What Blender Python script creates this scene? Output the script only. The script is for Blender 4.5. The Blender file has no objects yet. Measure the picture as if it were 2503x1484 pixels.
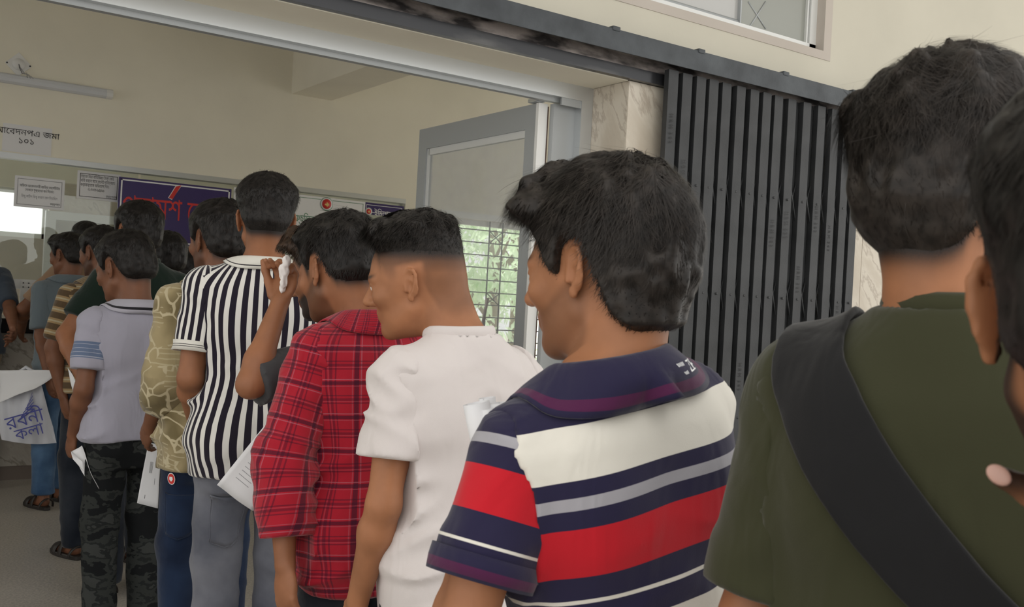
import bpy, bmesh, math, random
import numpy as np
from mathutils import Vector, Matrix, geometry
SC = bpy.context.scene
COL = SC.collection
# ------------------------------------------------------------------ camera
FPX, CX, CY = 2440.0, 1251.5, 742.0
YAW, ROLL = math.radians(34.8), math.radians(3.1)
CAM = np.array([0.0, 0.0, 1.45])
FWD = np.array([math.sin(YAW), math.cos(YAW), 0.0])
R0 = np.array([math.cos(YAW), -math.sin(YAW), 0.0])
U0 = np.array([0.0, 0.0, 1.0])
RGT = math.cos(ROLL) * R0 + math.sin(ROLL) * U0
UPV = -math.sin(ROLL) * R0 + math.cos(ROLL) * U0
cd = bpy.data.cameras.new('camera')
cam = bpy.data.objects.new('camera', cd)
COL.objects.link(cam)
M = Matrix((RGT, UPV, -FWD)).transposed().to_4x4()
M.translation = Vector(CAM)
cam.matrix_world = M
cd.sensor_fit = 'HORIZONTAL'
cd.sensor_width = 36.0
cd.lens = FPX / 2503.0 * 36.0
cd.clip_start = 0.05
cd.dof.use_dof = True
cd.dof.focus_distance = 3.0
cd.dof.aperture_fstop = 13.0
SC.camera = cam
# ------------------------------------------------------------------ world, exposure
W = bpy.data.worlds.new('overcast sky')
SC.world = W
W.use_nodes = True
bg = W.node_tree.nodes['Background']
bg.inputs[0].default_value = (1.0, 0.985, 0.95, 1)
bg.inputs[1].default_value = 1.55
sd_ = bpy.data.lights.new('sun', 'SUN'); sd_.energy = 5.0; sd_.angle = math.radians(3); sd_.color = (1, .95, .86)
sun = bpy.data.objects.new('sun', sd_); COL.objects.link(sun); sun.rotation_euler = (math.radians(-38), math.radians(18), 0)
SC.view_settings.view_transform = 'Standard'
SC.view_settings.look = 'None'
SC.view_settings.gamma = 1.0
SC.view_settings.use_curve_mapping = False
SC.view_settings.exposure = 0.0
SC.cycles.max_bounces = 8
SC.cycles.diffuse_bounces = 5

# ------------------------------------------------------------------ helpers
def at(x, y, dz):
    return CAM + (FWD + RGT * (x - CX) / FPX - UPV * (y - CY) / FPX) * dz
def onY(x, y, Y):
    d = FWD + RGT * (x - CX) / FPX - UPV * (y - CY) / FPX
    return CAM + d * (Y / d[1])
def ray_angle(x, y):                      # heading of a view ray, clockwise from +Y
    d = FWD + RGT * (x - CX) / FPX - UPV * (y - CY) / FPX
    return math.atan2(d[0], d[1])
def tag(o, label=None, cat=None, group=None, kind=None):
    if label: o['label'] = label
    if cat: o['category'] = cat
    if group: o['group'] = group
    if kind: o['kind'] = kind
    return o
def link(name, me, mat=None, parent=None):
    o = bpy.data.objects.new(name, me)
    COL.objects.link(o)
    if mat is not None and me is not None and not me.materials:
        me.materials.append(mat)
    if parent is not None: o.parent = parent
    return o
def empty(name, loc=(0, 0, 0)):
    o = bpy.data.objects.new(name, None)
    COL.objects.link(o)
    o.location = loc
    return o
def mesh_from(V, Q, smooth=True, tri=False):
    V = np.asarray(V, dtype=np.float32); Q = np.asarray(Q, dtype=np.int32)
    n = Q.shape[1]
    me = bpy.data.meshes.new('mesh')
    me.vertices.add(len(V)); me.vertices.foreach_set('co', V.ravel())
    me.loops.add(Q.size); me.loops.foreach_set('vertex_index', Q.ravel())
    me.polygons.add(len(Q))
    me.polygons.foreach_set('loop_start', np.arange(0, Q.size, n, dtype=np.int32))
    me.polygons.foreach_set('use_smooth', np.full(len(Q), smooth, dtype=bool))
    me.update(calc_edges=True)
    return me
def box_mesh(x0, x1, y0, y1, z0, z1, bev=0.0):
    bm = bmesh.new()
    bmesh.ops.create_cube(bm, size=1.0)
    for v in bm.verts:
        v.co = Vector((x0 + (v.co.x + .5) * (x1 - x0), y0 + (v.co.y + .5) * (y1 - y0), z0 + (v.co.z + .5) * (z1 - z0)))
    if bev > 0:
        bmesh.ops.bevel(bm, geom=bm.edges[:], offset=bev, segments=2, affect='EDGES', profile=.6)
    me = bpy.data.meshes.new('mesh'); bm.to_mesh(me); bm.free()
    return me
def box(name, x0, x1, y0, y1, z0, z1, mat, parent=None, bev=0.0):
    return link(name, box_mesh(x0, x1, y0, y1, z0, z1, bev), mat, parent)
def boxes(name, L, mat, parent=None):
    V, Q = [], []
    for (x0, x1, y0, y1, z0, z1) in L:
        b = len(V)
        V += [(x0, y0, z0), (x1, y0, z0), (x1, y1, z0), (x0, y1, z0), (x0, y0, z1), (x1, y0, z1), (x1, y1, z1), (x0, y1, z1)]
        Q += [[b + i for i in q] for q in ((0, 3, 2, 1), (4, 5, 6, 7), (0, 1, 5, 4), (1, 2, 6, 5), (2, 3, 7, 6), (3, 0, 4, 7))]
    return link(name, mesh_from(V, Q, False), mat, parent)
def tube_mesh(pts, r, n=10, cap=True):
    pts = [np.asarray(p, float) for p in pts]
    rs = r if hasattr(r, '__len__') else [r] * len(pts)
    V, Q = [], []
    ref = np.array([0.31, 0.17, 0.93])
    for i, p in enumerate(pts):
        t = pts[min(i + 1, len(pts) - 1)] - pts[max(i - 1, 0)]
        t = t / (np.linalg.norm(t) + 1e-9)
        a = np.cross(t, ref)
        if np.linalg.norm(a) < .05: a = np.cross(t, (1, 0, 0))
        a /= np.linalg.norm(a); b = np.cross(t, a)
        for k in range(n):
            w = 2 * math.pi * k / n
            V.append(p + rs[i] * (math.cos(w) * a + math.sin(w) * b))
    for i in range(len(pts) - 1):
        for k in range(n):
            Q.append((i * n + k, i * n + (k + 1) % n, (i + 1) * n + (k + 1) % n, (i + 1) * n + k))
    if cap:
        for base, p, fl in ((0, pts[0], 1), ((len(pts) - 1) * n, pts[-1], 0)):
            c = len(V); V.append(p)
            for k in range(n):
                a_, b_ = base + k, base + (k + 1) % n
                Q.append((c, b_, a_, c) if fl else (c, a_, b_, c))
    bm = bmesh.new()
    vs = [bm.verts.new(v) for v in V]
    for q in Q:
        q2 = []
        for i in q:
            if i not in q2: q2.append(i)
        try: f = bm.faces.new([vs[i] for i in q2]); f.smooth = True
        except ValueError: pass
    me = bpy.data.meshes.new('mesh'); bm.to_mesh(me); bm.free()
    return me
def tube(name, pts, r, mat, parent=None, n=10):
    return link(name, tube_mesh(pts, r, n), mat, parent)

# ------------------------------------------------------------------ materials
def mat(name, col, rough=.6, metal=0.0, spec=.5, alpha=1.0, trans=0.0, ior=1.45, sheen=0.0):
    m = bpy.data.materials.new(name); m.use_nodes = True
    b = m.node_tree.nodes['Principled BSDF']
    b.inputs['Base Color'].default_value = (*col, 1)
    b.inputs['Roughness'].default_value = rough
    b.inputs['Metallic'].default_value = metal
    b.inputs['Specular IOR Level'].default_value = spec
    b.inputs['Transmission Weight'].default_value = trans
    b.inputs['IOR'].default_value = ior
    b.inputs['Sheen Weight'].default_value = sheen
    return m
def N(m, kind, **kw):
    n = m.node_tree.nodes.new(kind)
    for k, v in kw.items(): setattr(n, k, v)
    return n
def L(m, a, b): m.node_tree.links.new(a, b)
def bsdf(m): return m.node_tree.nodes['Principled BSDF']
def noise_mix(m, c1, c2, scale=8, detail=4, lo=.35, hi=.65, coord='Object', vec=None, stretch=None):
    tc = N(m, 'ShaderNodeTexCoord'); src = tc.outputs[coord]
    if vec is not None: src = vec
    if stretch is not None:
        mp = N(m, 'ShaderNodeMapping'); mp.inputs['Scale'].default_value = stretch; L(m, src, mp.inputs[0]); src = mp.outputs[0]
    nz = N(m, 'ShaderNodeTexNoise'); nz.inputs['Scale'].default_value = scale; nz.inputs['Detail'].default_value = detail
    L(m, src, nz.inputs['Vector'])
    rp = N(m, 'ShaderNodeValToRGB')
    rp.color_ramp.elements[0].position = lo; rp.color_ramp.elements[0].color = (*c1, 1)
    rp.color_ramp.elements[1].position = hi; rp.color_ramp.elements[1].color = (*c2, 1)
    L(m, nz.outputs[0], rp.inputs[0]); L(m, rp.outputs[0], bsdf(m).inputs['Base Color'])
    return rp, nz
def bump(m, scale=200, strength=.15, dist=.002, coord='Object', detail=3, stretch=None):
    tc = N(m, 'ShaderNodeTexCoord'); src = tc.outputs[coord]
    if stretch is not None:
        mp = N(m, 'ShaderNodeMapping'); mp.inputs['Scale'].default_value = stretch; L(m, src, mp.inputs[0]); src = mp.outputs[0]
    nz = N(m, 'ShaderNodeTexNoise'); nz.inputs['Scale'].default_value = scale; nz.inputs['Detail'].default_value = detail
    bp = N(m, 'ShaderNodeBump'); bp.inputs['Strength'].default_value = strength; bp.inputs['Distance'].default_value = dist
    L(m, src, nz.inputs['Vector']); L(m, nz.outputs[0], bp.inputs['Height']); L(m, bp.outputs[0], bsdf(m).inputs['Normal'])
def plaster(name, c):
    m = mat(name, c, .75, spec=.25)
    noise_mix(m, tuple(x * .94 for x in c), tuple(min(1, x * 1.03) for x in c), 1.7, 6, .3, .7)
    bump(m, 60, .12, .003)
    return m
def marble(name, c1, c2, c3, rot=.6, scale=3.0):
    m = mat(name, c1, .25, spec=.4)
    tc = N(m, 'ShaderNodeTexCoord'); mp = N(m, 'ShaderNodeMapping'); m2 = N(m, 'ShaderNodeMapping')
    mp.inputs['Rotation'].default_value = (.5, .62, .5)
    m2.inputs['Scale'].default_value = (scale * 1.5, scale * 1.5, scale * .22)
    oi = N(m, 'ShaderNodeObjectInfo'); ad = N(m, 'ShaderNodeVectorMath', operation='ADD')
    L(m, tc.outputs['Object'], mp.inputs[0]); L(m, mp.outputs[0], m2.inputs[0]); L(m, m2.outputs[0], ad.inputs[0])
    ms = N(m, 'ShaderNodeMath', operation='MULTIPLY'); ms.inputs[1].default_value = 37.0
    L(m, oi.outputs['Random'], ms.inputs[0]); L(m, ms.outputs[0], ad.inputs[1])
    nz = N(m, 'ShaderNodeTexNoise'); nz.inputs['Scale'].default_value = 1.1; nz.inputs['Detail'].default_value = 8; nz.inputs['Roughness'].default_value = .6; nz.inputs['Distortion'].default_value = .25
    L(m, ad.outputs[0], nz.inputs['Vector'])
    rp = N(m, 'ShaderNodeValToRGB'); e = rp.color_ramp.elements
    mid = tuple((p + q) / 2 for p, q in zip(c1, c2))
    e[0].position = .28; e[0].color = (*c2, 1); e[1].position = .70; e[1].color = (*c1, 1)
    k = e.new(.45); k.color = (*mid, 1); k = e.new(.52); k.color = (*c1, 1); k = e.new(.555); k.color = (*c3, 1); k = e.new(.585); k.color = (*c1, 1)
    L(m, nz.outputs[0], rp.inputs[0]); L(m, rp.outputs[0], bsdf(m).inputs['Base Color'])
    return m
def glass(name, tint=(.9, .93, .92), rough=0.0, clear=.85):
    m = bpy.data.materials.new(name); m.use_nodes = True
    nt = m.node_tree; nt.nodes.clear()
    out = N(m, 'ShaderNodeOutputMaterial'); mx = N(m, 'ShaderNodeMixShader')
    tr = N(m, 'ShaderNodeBsdfTransparent'); tr.inputs[0].default_value = (*tint, 1)
    gl = N(m, 'ShaderNodeBsdfGlossy'); gl.inputs['Roughness'].default_value = rough; gl.inputs[0].default_value = (.9, .92, .92, 1)
    fr = N(m, 'ShaderNodeLayerWeight'); fr.inputs[0].default_value = .5
    pw = N(m, 'ShaderNodeMath', operation='POWER'); pw.inputs[1].default_value = 5.0; L(m, fr.outputs['Facing'], pw.inputs[0])
    mt = N(m, 'ShaderNodeMath', operation='MULTIPLY_ADD'); mt.inputs[1].default_value = .8; mt.inputs[2].default_value = (1 - clear) * .5
    L(m, pw.outputs[0], mt.inputs[0])
    L(m, mt.outputs[0], mx.inputs[0]); L(m, tr.outputs[0], mx.inputs[1]); L(m, gl.outputs[0], mx.inputs[2]); L(m, mx.outputs[0], out.inputs[0])
    return m

# ------------------------------------------------------------------ lettering (outlines filled by winding number)
def text_mesh(s, size=1.0, fat=0.0, thick=0.0, align='LEFT'):
    c = bpy.data.curves.new('t', 'FONT'); c.body = s; c.size = size; c.align_x = align
    c.fill_mode = 'NONE' if hasattr(c, 'fill_mode') else c.fill_mode
    c.resolution_u = 3; c.offset = fat
    o = bpy.data.objects.new('t', c); COL.objects.link(o)
    bpy.context.view_layer.update()
    me = bpy.data.meshes.new_from_object(o.evaluated_get(bpy.context.evaluated_depsgraph_get()))
    V = np.array([v.co[:2] for v in me.vertices]); E = [tuple(e.vertices) for e in me.edges]
    bpy.data.objects.remove(o); bpy.data.curves.remove(c); bpy.data.meshes.remove(me)
    A = np.array([V[a] for a, b in E]); B = np.array([V[b] for a, b in E])
    out = geometry.delaunay_2d_cdt([Vector(v) for v in V], E, [], 0, 1e-5)
    vs, fs = out[0], out[2]
    P = np.array([[v.x, v.y] for v in vs]); F = np.array([list(f) for f in fs if len(f) == 3])
    cen = P[F].mean(axis=1)
    keep = []
    for i, (x, y) in enumerate(cen):
        up = (A[:, 1] <= y) & (B[:, 1] > y); dn = (A[:, 1] > y) & (B[:, 1] <= y)
        m_ = up | dn
        t = (y - A[m_, 1]) / (B[m_, 1] - A[m_, 1]); xx = A[m_, 0] + t * (B[m_, 0] - A[m_, 0])
        w = np.where(up[m_], 1, -1)[xx > x].sum()
        keep.append(w != 0)
    F = F[np.array(keep, bool)]
    V3 = np.c_[P, np.zeros(len(P))]
    if thick > 0:
        n = len(V3)
        V3 = np.r_[V3, V3 + (0, 0, thick)]
        F = np.r_[F, F[:, ::-1] + 0]
        F[:len(F) // 2] += n
    return V3, F
def frame_to(V, origin, ex, ey, en):
    return np.asarray(origin) + V[:, :1] * np.asarray(ex) + V[:, 1:2] * np.asarray(ey) + V[:, 2:3] * np.asarray(en)
def text(name, s, origin, ex, ey, size, m, parent, fat=0.0, align='LEFT', lift=0.0, wx=1.0):
    V, F = text_mesh(s, size, fat, 0, align)
    V[:, 0] *= wx
    en = np.cross(ex, ey)
    V = frame_to(V, np.asarray(origin) + en * lift, np.asarray(ex), np.asarray(ey), en)
    return link(name, mesh_from(V, F, False), m, parent)
# ------------------------------------------------------------------ implicit surfaces (figures, clothing)
def smin(a, b, k):
    h = np.maximum(k - np.abs(a - b), 0) / k
    return np.minimum(a, b) - h * h * k * .25
def sstep(a, b, x):
    t = np.clip((x - a) / (b - a), 0, 1)
    return t * t * (3 - 2 * t)
def cap(a, b, ra, rb):
    a = np.asarray(a, np.float32); b = np.asarray(b, np.float32); ab = b - a; l2 = float(ab @ ab) + 1e-9
    def f(P):
        t = np.clip(((P - a) @ ab) / l2, 0, 1)
        q = P - a - t[:, None] * ab
        return np.sqrt((q * q).sum(1)) - (ra + (rb - ra) * t)
    return f
def ell(c, r, R=None):
    c = np.asarray(c, np.float32); r = np.asarray(r, np.float32)
    def f(P):
        q = P - c
        if R is not None: q = q @ R              # columns of R are the axes
        k0 = np.sqrt(((q / r) ** 2).sum(1)); k1 = np.sqrt(((q / (r * r)) ** 2).sum(1))
        return k0 * (k0 - 1) / (k1 + 1e-6)
    return f
def xf(fn, R, t):                                 # primitive placed by rotation R (columns = axes) and origin t
    R = np.asarray(R, np.float32); t = np.asarray(t, np.float32)
    return lambda P: fn((P - t) @ R)
def loft(tab, sc=1.0, grow=0.0):
    T = np.array(tab, np.float32)
    def f(P):
        z = P[:, 2] / sc
        a = np.interp(z, T[:, 0], T[:, 1]) * sc + grow; b = np.interp(z, T[:, 0], T[:, 2]) * sc + grow; c = np.interp(z, T[:, 0], T[:, 3]) * sc
        x = P[:, 0]; y = P[:, 1] - c
        n = 2.5
        k0 = ((np.abs(x) / a) ** n + (np.abs(y) / b) ** n) ** (1 / n)
        d = (k0 - 1) * np.minimum(a, b) * .92
        return np.maximum(d, np.maximum(T[0, 0] * sc - P[:, 2], P[:, 2] - T[-1, 0] * sc)).astype(np.float32)
    return f
_rng = np.random.RandomState(5)
_TAB = _rng.rand(32, 32, 32).astype(np.float32)
def noise(P):
    i = np.floor(P).astype(np.int32); f = (P - i).astype(np.float32); f = f * f * (3 - 2 * f)
    i &= 31; j = (i + 1) & 31
    x0, y0, z0 = i[:, 0], i[:, 1], i[:, 2]; x1, y1, z1 = j[:, 0], j[:, 1], j[:, 2]
    fx, fy, fz = f[:, 0], f[:, 1], f[:, 2]
    def lx(y, z): return _TAB[x0, y, z] * (1 - fx) + _TAB[x1, y, z] * fx
    return (lx(y0, z0) * (1 - fy) + lx(y1, z0) * fy) * (1 - fz) + (lx(y0, z1) * (1 - fy) + lx(y1, z1) * fy) * fz - .5
def ridged(P):                                    # sharp-crested folds
    n = noise(P)
    return .5 - np.abs(n) * 2.2
class Field:
    def __init__(s): s.p = []; s.post = []
    def add(s, fn, k=.02, op=1): s.p.append((fn, k, op)); return s
    def comb(s, d, v, k, op):
        if d is None: return v
        return smin(d, v, k) if op > 0 else -smin(-d, v, k)
    def __call__(s, P):
        P = np.asarray(P, np.float32); d = None
        for fn, k, op in s.p: d = s.comb(d, fn(P), k, op)
        for q in s.post: d = q(P, d)
        return d
def axis(lo, hi, fine, hf, hc):
    v = [lo]
    while v[-1] < hi:
        x = v[-1]; h = hc
        for (a, b) in fine:
            if a - hc < x < b: h = hf
        v.append(x + h)
    return np.array(v, np.float32)
def polygonize(F, xs, ys, zs, margin=.03):
    B = 6
    nx, ny, nz = len(xs), len(ys), len(zs)
    def blocks(v):
        s = np.arange(0, len(v), B); e = np.minimum(s + B, len(v) - 1)
        return s, (v[s] + v[e]) / 2, (v[e] - v[s]) / 2
    sx, cx, hx = blocks(xs); sy, cy, hy = blocks(ys); sz, cz, hz = blocks(zs)
    g = np.stack(np.meshgrid(cx, cy, cz, indexing='ij'), -1).reshape(-1, 3).astype(np.float32)
    h = np.sqrt((np.stack(np.meshgrid(hx, hy, hz, indexing='ij'), -1) ** 2).sum(-1)).ravel()
    vals = []; d = None
    for fn, k, op in F.p:
        v = fn(g); vals.append(v); d = F.comb(d, v, k, op)
    dp = d
    for q in F.post: dp = q(g, dp)
    near = np.nonzero((np.abs(dp) < h * 1.25 + margin))[0]
    D = np.empty((nx, ny, nz), np.float32)
    sg = np.where(dp < 0, -1., 1.).astype(np.float32).reshape(len(cx), len(cy), len(cz))
    D[:] = np.repeat(np.repeat(np.repeat(sg, B, 0)[:nx], B, 1)[:, :ny], B, 2)[:, :, :nz]
    if len(near) == 0: return np.zeros((0, 3)), np.zeros((0, 4), int)
    bi, bj, bk = np.unravel_index(near, (len(cx), len(cy), len(cz)))
    o = np.stack(np.meshgrid(np.arange(B), np.arange(B), np.arange(B), indexing='ij'), -1).reshape(-1, 3)
    I = np.minimum(sx[bi][:, None] + o[None, :, 0], nx - 1); J = np.minimum(sy[bj][:, None] + o[None, :, 1], ny - 1); K = np.minimum(sz[bk][:, None] + o[None, :, 2], nz - 1)
    P = np.stack([xs[I], ys[J], zs[K]], -1).astype(np.float32)            # (nb, B^3, 3)
    nb, n3 = P.shape[:2]
    d = np.full((nb, n3), 9., np.float32)
    dc = d_center = None
    dtot = None
    for v, (fn, k, op) in zip(vals, F.p): dtot = F.comb(dtot, v, k, op)
    for v, (fn, k, op) in zip(vals, F.p):
        vn = v[near]; hn = h[near]
        act = (vn < dtot[near] + 2.4 * hn + k + .02) if op > 0 else (vn < 1.6 * hn + k + .02)
        a = np.nonzero(act)[0]
        if len(a) == 0: continue
        r = fn(P[a].reshape(-1, 3)).reshape(len(a), n3)
        d[a] = smin(d[a], r, k) if op > 0 else -smin(-d[a], r, k)
    if F.post:
        fl = d.reshape(-1); PP = P.reshape(-1, 3)
        for q in F.post: fl = q(PP, fl)
        d = fl.reshape(nb, n3)
    D[I, J, K] = d
    S = D < 0
    S[0] = S[-1] = False; S[:, 0] = S[:, -1] = False; S[:, :, 0] = S[:, :, -1] = False
    cells_all = []; pos_all = []; quads = []; flips = []
    ax = (xs, ys, zs)
    for A in range(3):
        sl0 = [slice(None)] * 3; sl1 = [slice(None)] * 3
        sl0[A] = slice(0, -1); sl1[A] = slice(1, None)
        e = S[tuple(sl0)] != S[tuple(sl1)]
        ijk = np.stack(np.nonzero(e), 1)
        if len(ijk) == 0: continue
        i2 = ijk.copy(); i2[:, A] += 1
        d0 = D[ijk[:, 0], ijk[:, 1], ijk[:, 2]]; d1 = D[i2[:, 0], i2[:, 1], i2[:, 2]]
        den = d0 - d1; t = np.where(np.abs(den) > 1e-9, d0 / np.where(np.abs(den) > 1e-9, den, 1), .5); t = np.clip(t, .02, .98)
        p = np.stack([ax[c][ijk[:, c]] for c in range(3)], 1).astype(np.float64)
        p[:, A] += t * (ax[A][i2[:, A]] - ax[A][ijk[:, A]])
        b, c = (A + 1) % 3, (A + 2) % 3
        q = []
        for (ob, oc) in ((-1, -1), (0, -1), (0, 0), (-1, 0)):
            cc = ijk.copy(); cc[:, b] += ob; cc[:, c] += oc
            q.append((cc[:, 0] * ny + cc[:, 1]) * nz + cc[:, 2])
        q = np.stack(q, 1)
        fl = ~S[ijk[:, 0], ijk[:, 1], ijk[:, 2]]
        q[fl] = q[fl][:, ::-1]
        quads.append(q)
        for j in range(4): cells_all.append(q[:, j]); pos_all.append(p)
    if not quads: return np.zeros((0, 3)), np.zeros((0, 4), int)
    Q = np.concatenate(quads); ca = np.concatenate(cells_all); pa = np.concatenate(pos_all)
    u, inv = np.unique(ca, return_inverse=True)
    cnt = np.bincount(inv, minlength=len(u))
    V = np.stack([np.bincount(inv, weights=pa[:, c], minlength=len(u)) / cnt for c in range(3)], 1)
    return V, np.searchsorted(u, Q)
def relax(V, Q, it=1, w=.5):
    for _ in range(it):
        acc = np.zeros_like(V); c = np.zeros(len(V))
        for j in range(4):
            a, b = Q[:, j], Q[:, (j + 1) % 4]
            for q in range(3):
                acc[:, q] += np.bincount(a, weights=V[b, q], minlength=len(V)) + np.bincount(b, weights=V[a, q], minlength=len(V))
            c += np.bincount(a, minlength=len(V)) + np.bincount(b, minlength=len(V))
        V = V * (1 - w) + w * acc / np.maximum(c, 1)[:, None]
    return V
def normals_of(V, Q):
    n = np.cross(V[Q[:, 2]] - V[Q[:, 0]], V[Q[:, 3]] - V[Q[:, 1]])
    acc = np.stack([sum(np.bincount(Q[:, j], weights=n[:, c], minlength=len(V)) for j in range(4)) for c in range(3)], 1)
    return acc / (np.linalg.norm(acc, axis=1)[:, None] + 1e-12)
def grad(F, P, e=.002):
    P = np.asarray(P, np.float32)
    g = np.stack([F(P + np.eye(3, dtype=np.float32)[i] * e) - F(P - np.eye(3, dtype=np.float32)[i] * e) for i in range(3)], 1)
    return g / (np.linalg.norm(g, axis=1)[:, None] + 1e-9)
def drape(F, P, off, it=8):
    P = np.array(P, np.float32)
    for _ in range(it):
        P = P - grad(F, P) * (F(P) - off)[:, None] * .8
    return P
def attr3(me, name, A):
    a = me.attributes.new(name, 'FLOAT_VECTOR', 'POINT'); a.data.foreach_set('vector', np.asarray(A, np.float32).ravel())
def rotz(a): c, s = math.cos(a), math.sin(a); return np.array([[c, -s, 0], [s, c, 0], [0, 0, 1.]])
def rotx(a): c, s = math.cos(a), math.sin(a); return np.array([[1, 0, 0], [0, c, -s], [0, s, c.real]])
def roty(a): c, s = math.cos(a), math.sin(a); return np.array([[c, 0, s], [0, 1, 0], [-s, 0, c]])
def unit(v): v = np.asarray(v, float); return v / (np.linalg.norm(v) + 1e-9)
# ------------------------------------------------------------------ figures
TORSO = [(.76, .150, .100, -.01), (.90, .163, .112, -.01), (1.0, .150, .100, 0), (1.10, .146, .097, .004), (1.22, .162, .108, .004),
         (1.31, .172, .110, 0), (1.36, .158, .098, -.01), (1.41, .11, .075, -.02), (1.455, .06, .055, -.025)]
def wrinkle(m, strength=.35):
    tc = N(m, 'ShaderNodeTexCoord')
    n1 = N(m, 'ShaderNodeTexNoise'); n1.inputs['Scale'].default_value = 9; n1.inputs['Detail'].default_value = 2; n1.inputs['Distortion'].default_value = 1.2
    n2 = N(m, 'ShaderNodeTexNoise'); n2.inputs['Scale'].default_value = 600; n2.inputs['Detail'].default_value = 2
    mp = N(m, 'ShaderNodeMapping'); mp.inputs['Rotation'].default_value = (.3, .5, .2); mp.inputs['Scale'].default_value = (1.3, 1.3, .55)
    L(m, tc.outputs['Object'], mp.inputs[0]); L(m, mp.outputs[0], n1.inputs['Vector']); L(m, tc.outputs['Object'], n2.inputs['Vector'])
    b1 = N(m, 'ShaderNodeBump'); b1.inputs['Strength'].default_value = strength; b1.inputs['Distance'].default_value = .02
    b2 = N(m, 'ShaderNodeBump'); b2.inputs['Strength'].default_value = .2; b2.inputs['Distance'].default_value = .001
    L(m, n1.outputs[0], b1.inputs['Height']); L(m, n2.outputs[0], b2.inputs['Height']); L(m, b1.outputs[0], b2.inputs['Normal'])
    L(m, b2.outputs[0], bsdf(m).inputs['Normal'])
def cloth_mat(name, c, rough=.85, fine=500, sheen=.2, wr=.35):
    m = mat(name, c, rough, spec=.15, sheen=sheen)
    wrinkle(m, wr)
    return m
def pat_mat(name, rough=.85):
    m = mat(name, (.5, .5, .5), rough, spec=.15, sheen=.2)
    a = N(m, 'ShaderNodeAttribute', attribute_name='pat')
    sp = N(m, 'ShaderNodeSeparateXYZ'); L(m, a.outputs['Vector'], sp.inputs[0])
    wrinkle(m)
    return m, a.outputs['Vector'], sp.outputs
def bands(m, src, stops, lo, hi, wob=None):
    """constant colour bands: stops = [(value, colour)...] in metres along src"""
    mr = N(m, 'ShaderNodeMapRange'); mr.inputs['From Min'].default_value = lo; mr.inputs['From Max'].default_value = hi
    L(m, src, mr.inputs['Value'])
    rp = N(m, 'ShaderNodeValToRGB'); cr = rp.color_ramp; cr.interpolation = 'CONSTANT'
    e = cr.elements
    while len(e) > 1: e.remove(e[-1])
    for i, (v, c) in enumerate(stops):
        p = min(max((v - lo) / (hi - lo), 0), 1)
        k = e[0] if i == 0 else e.new(p)
        k.position = p; k.color = (*c, 1)
    L(m, mr.outputs[0], rp.inputs[0])
    return rp.outputs[0]
def skin_mat(name, c, dark=(.012, .010, .009), lip=None):
    m = mat(name, c, .5, spec=.35)
    b = bsdf(m)
    a = N(m, 'ShaderNodeAttribute', attribute_name='pat'); sp = N(m, 'ShaderNodeSeparateXYZ'); L(m, a.outputs['Vector'], sp.inputs[0])
    tc = N(m, 'ShaderNodeTexCoord'); nz = N(m, 'ShaderNodeTexNoise'); nz.inputs['Scale'].default_value = 14; nz.inputs['Detail'].default_value = 5
    L(m, tc.outputs['Object'], nz.inputs['Vector'])
    rp = N(m, 'ShaderNodeValToRGB'); rp.color_ramp.elements[0].position = .3; rp.color_ramp.elements[1].position = .7
    rp.color_ramp.elements[0].color = (*[x * .82 for x in c], 1); rp.color_ramp.elements[1].color = (*[min(1, x * 1.12) for x in c], 1)
    L(m, nz.outputs[0], rp.inputs[0])
    n2 = N(m, 'ShaderNodeTexNoise'); n2.inputs['Scale'].default_value = 1500; n2.inputs['Detail'].default_value = 2
    L(m, tc.outputs['Object'], n2.inputs['Vector'])
    ad = N(m, 'ShaderNodeMath', operation='MULTIPLY_ADD'); ad.inputs[1].default_value = .4; ad.inputs[2].default_value = -.2
    L(m, n2.outputs[0], ad.inputs[0])
    sm = N(m, 'ShaderNodeMath', operation='ADD'); sm.use_clamp = True
    L(m, sp.outputs[0], sm.inputs[0])
    ml = N(m, 'ShaderNodeMath', operation='MULTIPLY'); L(m, ad.outputs[0], ml.inputs[0]); L(m, sp.outputs[0], ml.inputs[1]); L(m, ml.outputs[0], sm.inputs[1])
    mx = N(m, 'ShaderNodeMix', data_type='RGBA'); L(m, sm.outputs[0], mx.inputs[0]); L(m, rp.outputs[0], mx.inputs[6]); mx.inputs[7].default_value = (*dark, 1)
    m2 = N(m, 'ShaderNodeMix', data_type='RGBA'); L(m, sp.outputs[1], m2.inputs[0]); L(m, mx.outputs[2], m2.inputs[6])
    lc = lip or (c[0] * .62, c[1] * .45, c[2] * .5); m2.inputs[7].default_value = (*lc, 1)
    L(m, m2.outputs[2], b.inputs['Base Color'])

    bp = N(m, 'ShaderNodeBump'); bp.inputs['Strength'].default_value = .12; bp.inputs['Distance'].default_value = .001
    L(m, n2.outputs[0], bp.inputs['Height']); L(m, bp.outputs[0], b.inputs['Normal'])
    return m
HAIRM = {}
def hair_mat(c):
    if c not in HAIRM:
        m = mat('hair', c, .45, spec=.28)
        noise_mix(m, tuple(x * .6 for x in c), tuple(x * 1.5 for x in c), 60, 3)
        HAIRM[c] = m
    return HAIRM[c]
EYEW = mat('eye white', (.75, .72, .68), .2); EYEB = mat('iris', (.02, .012, .008), .1)

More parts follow.
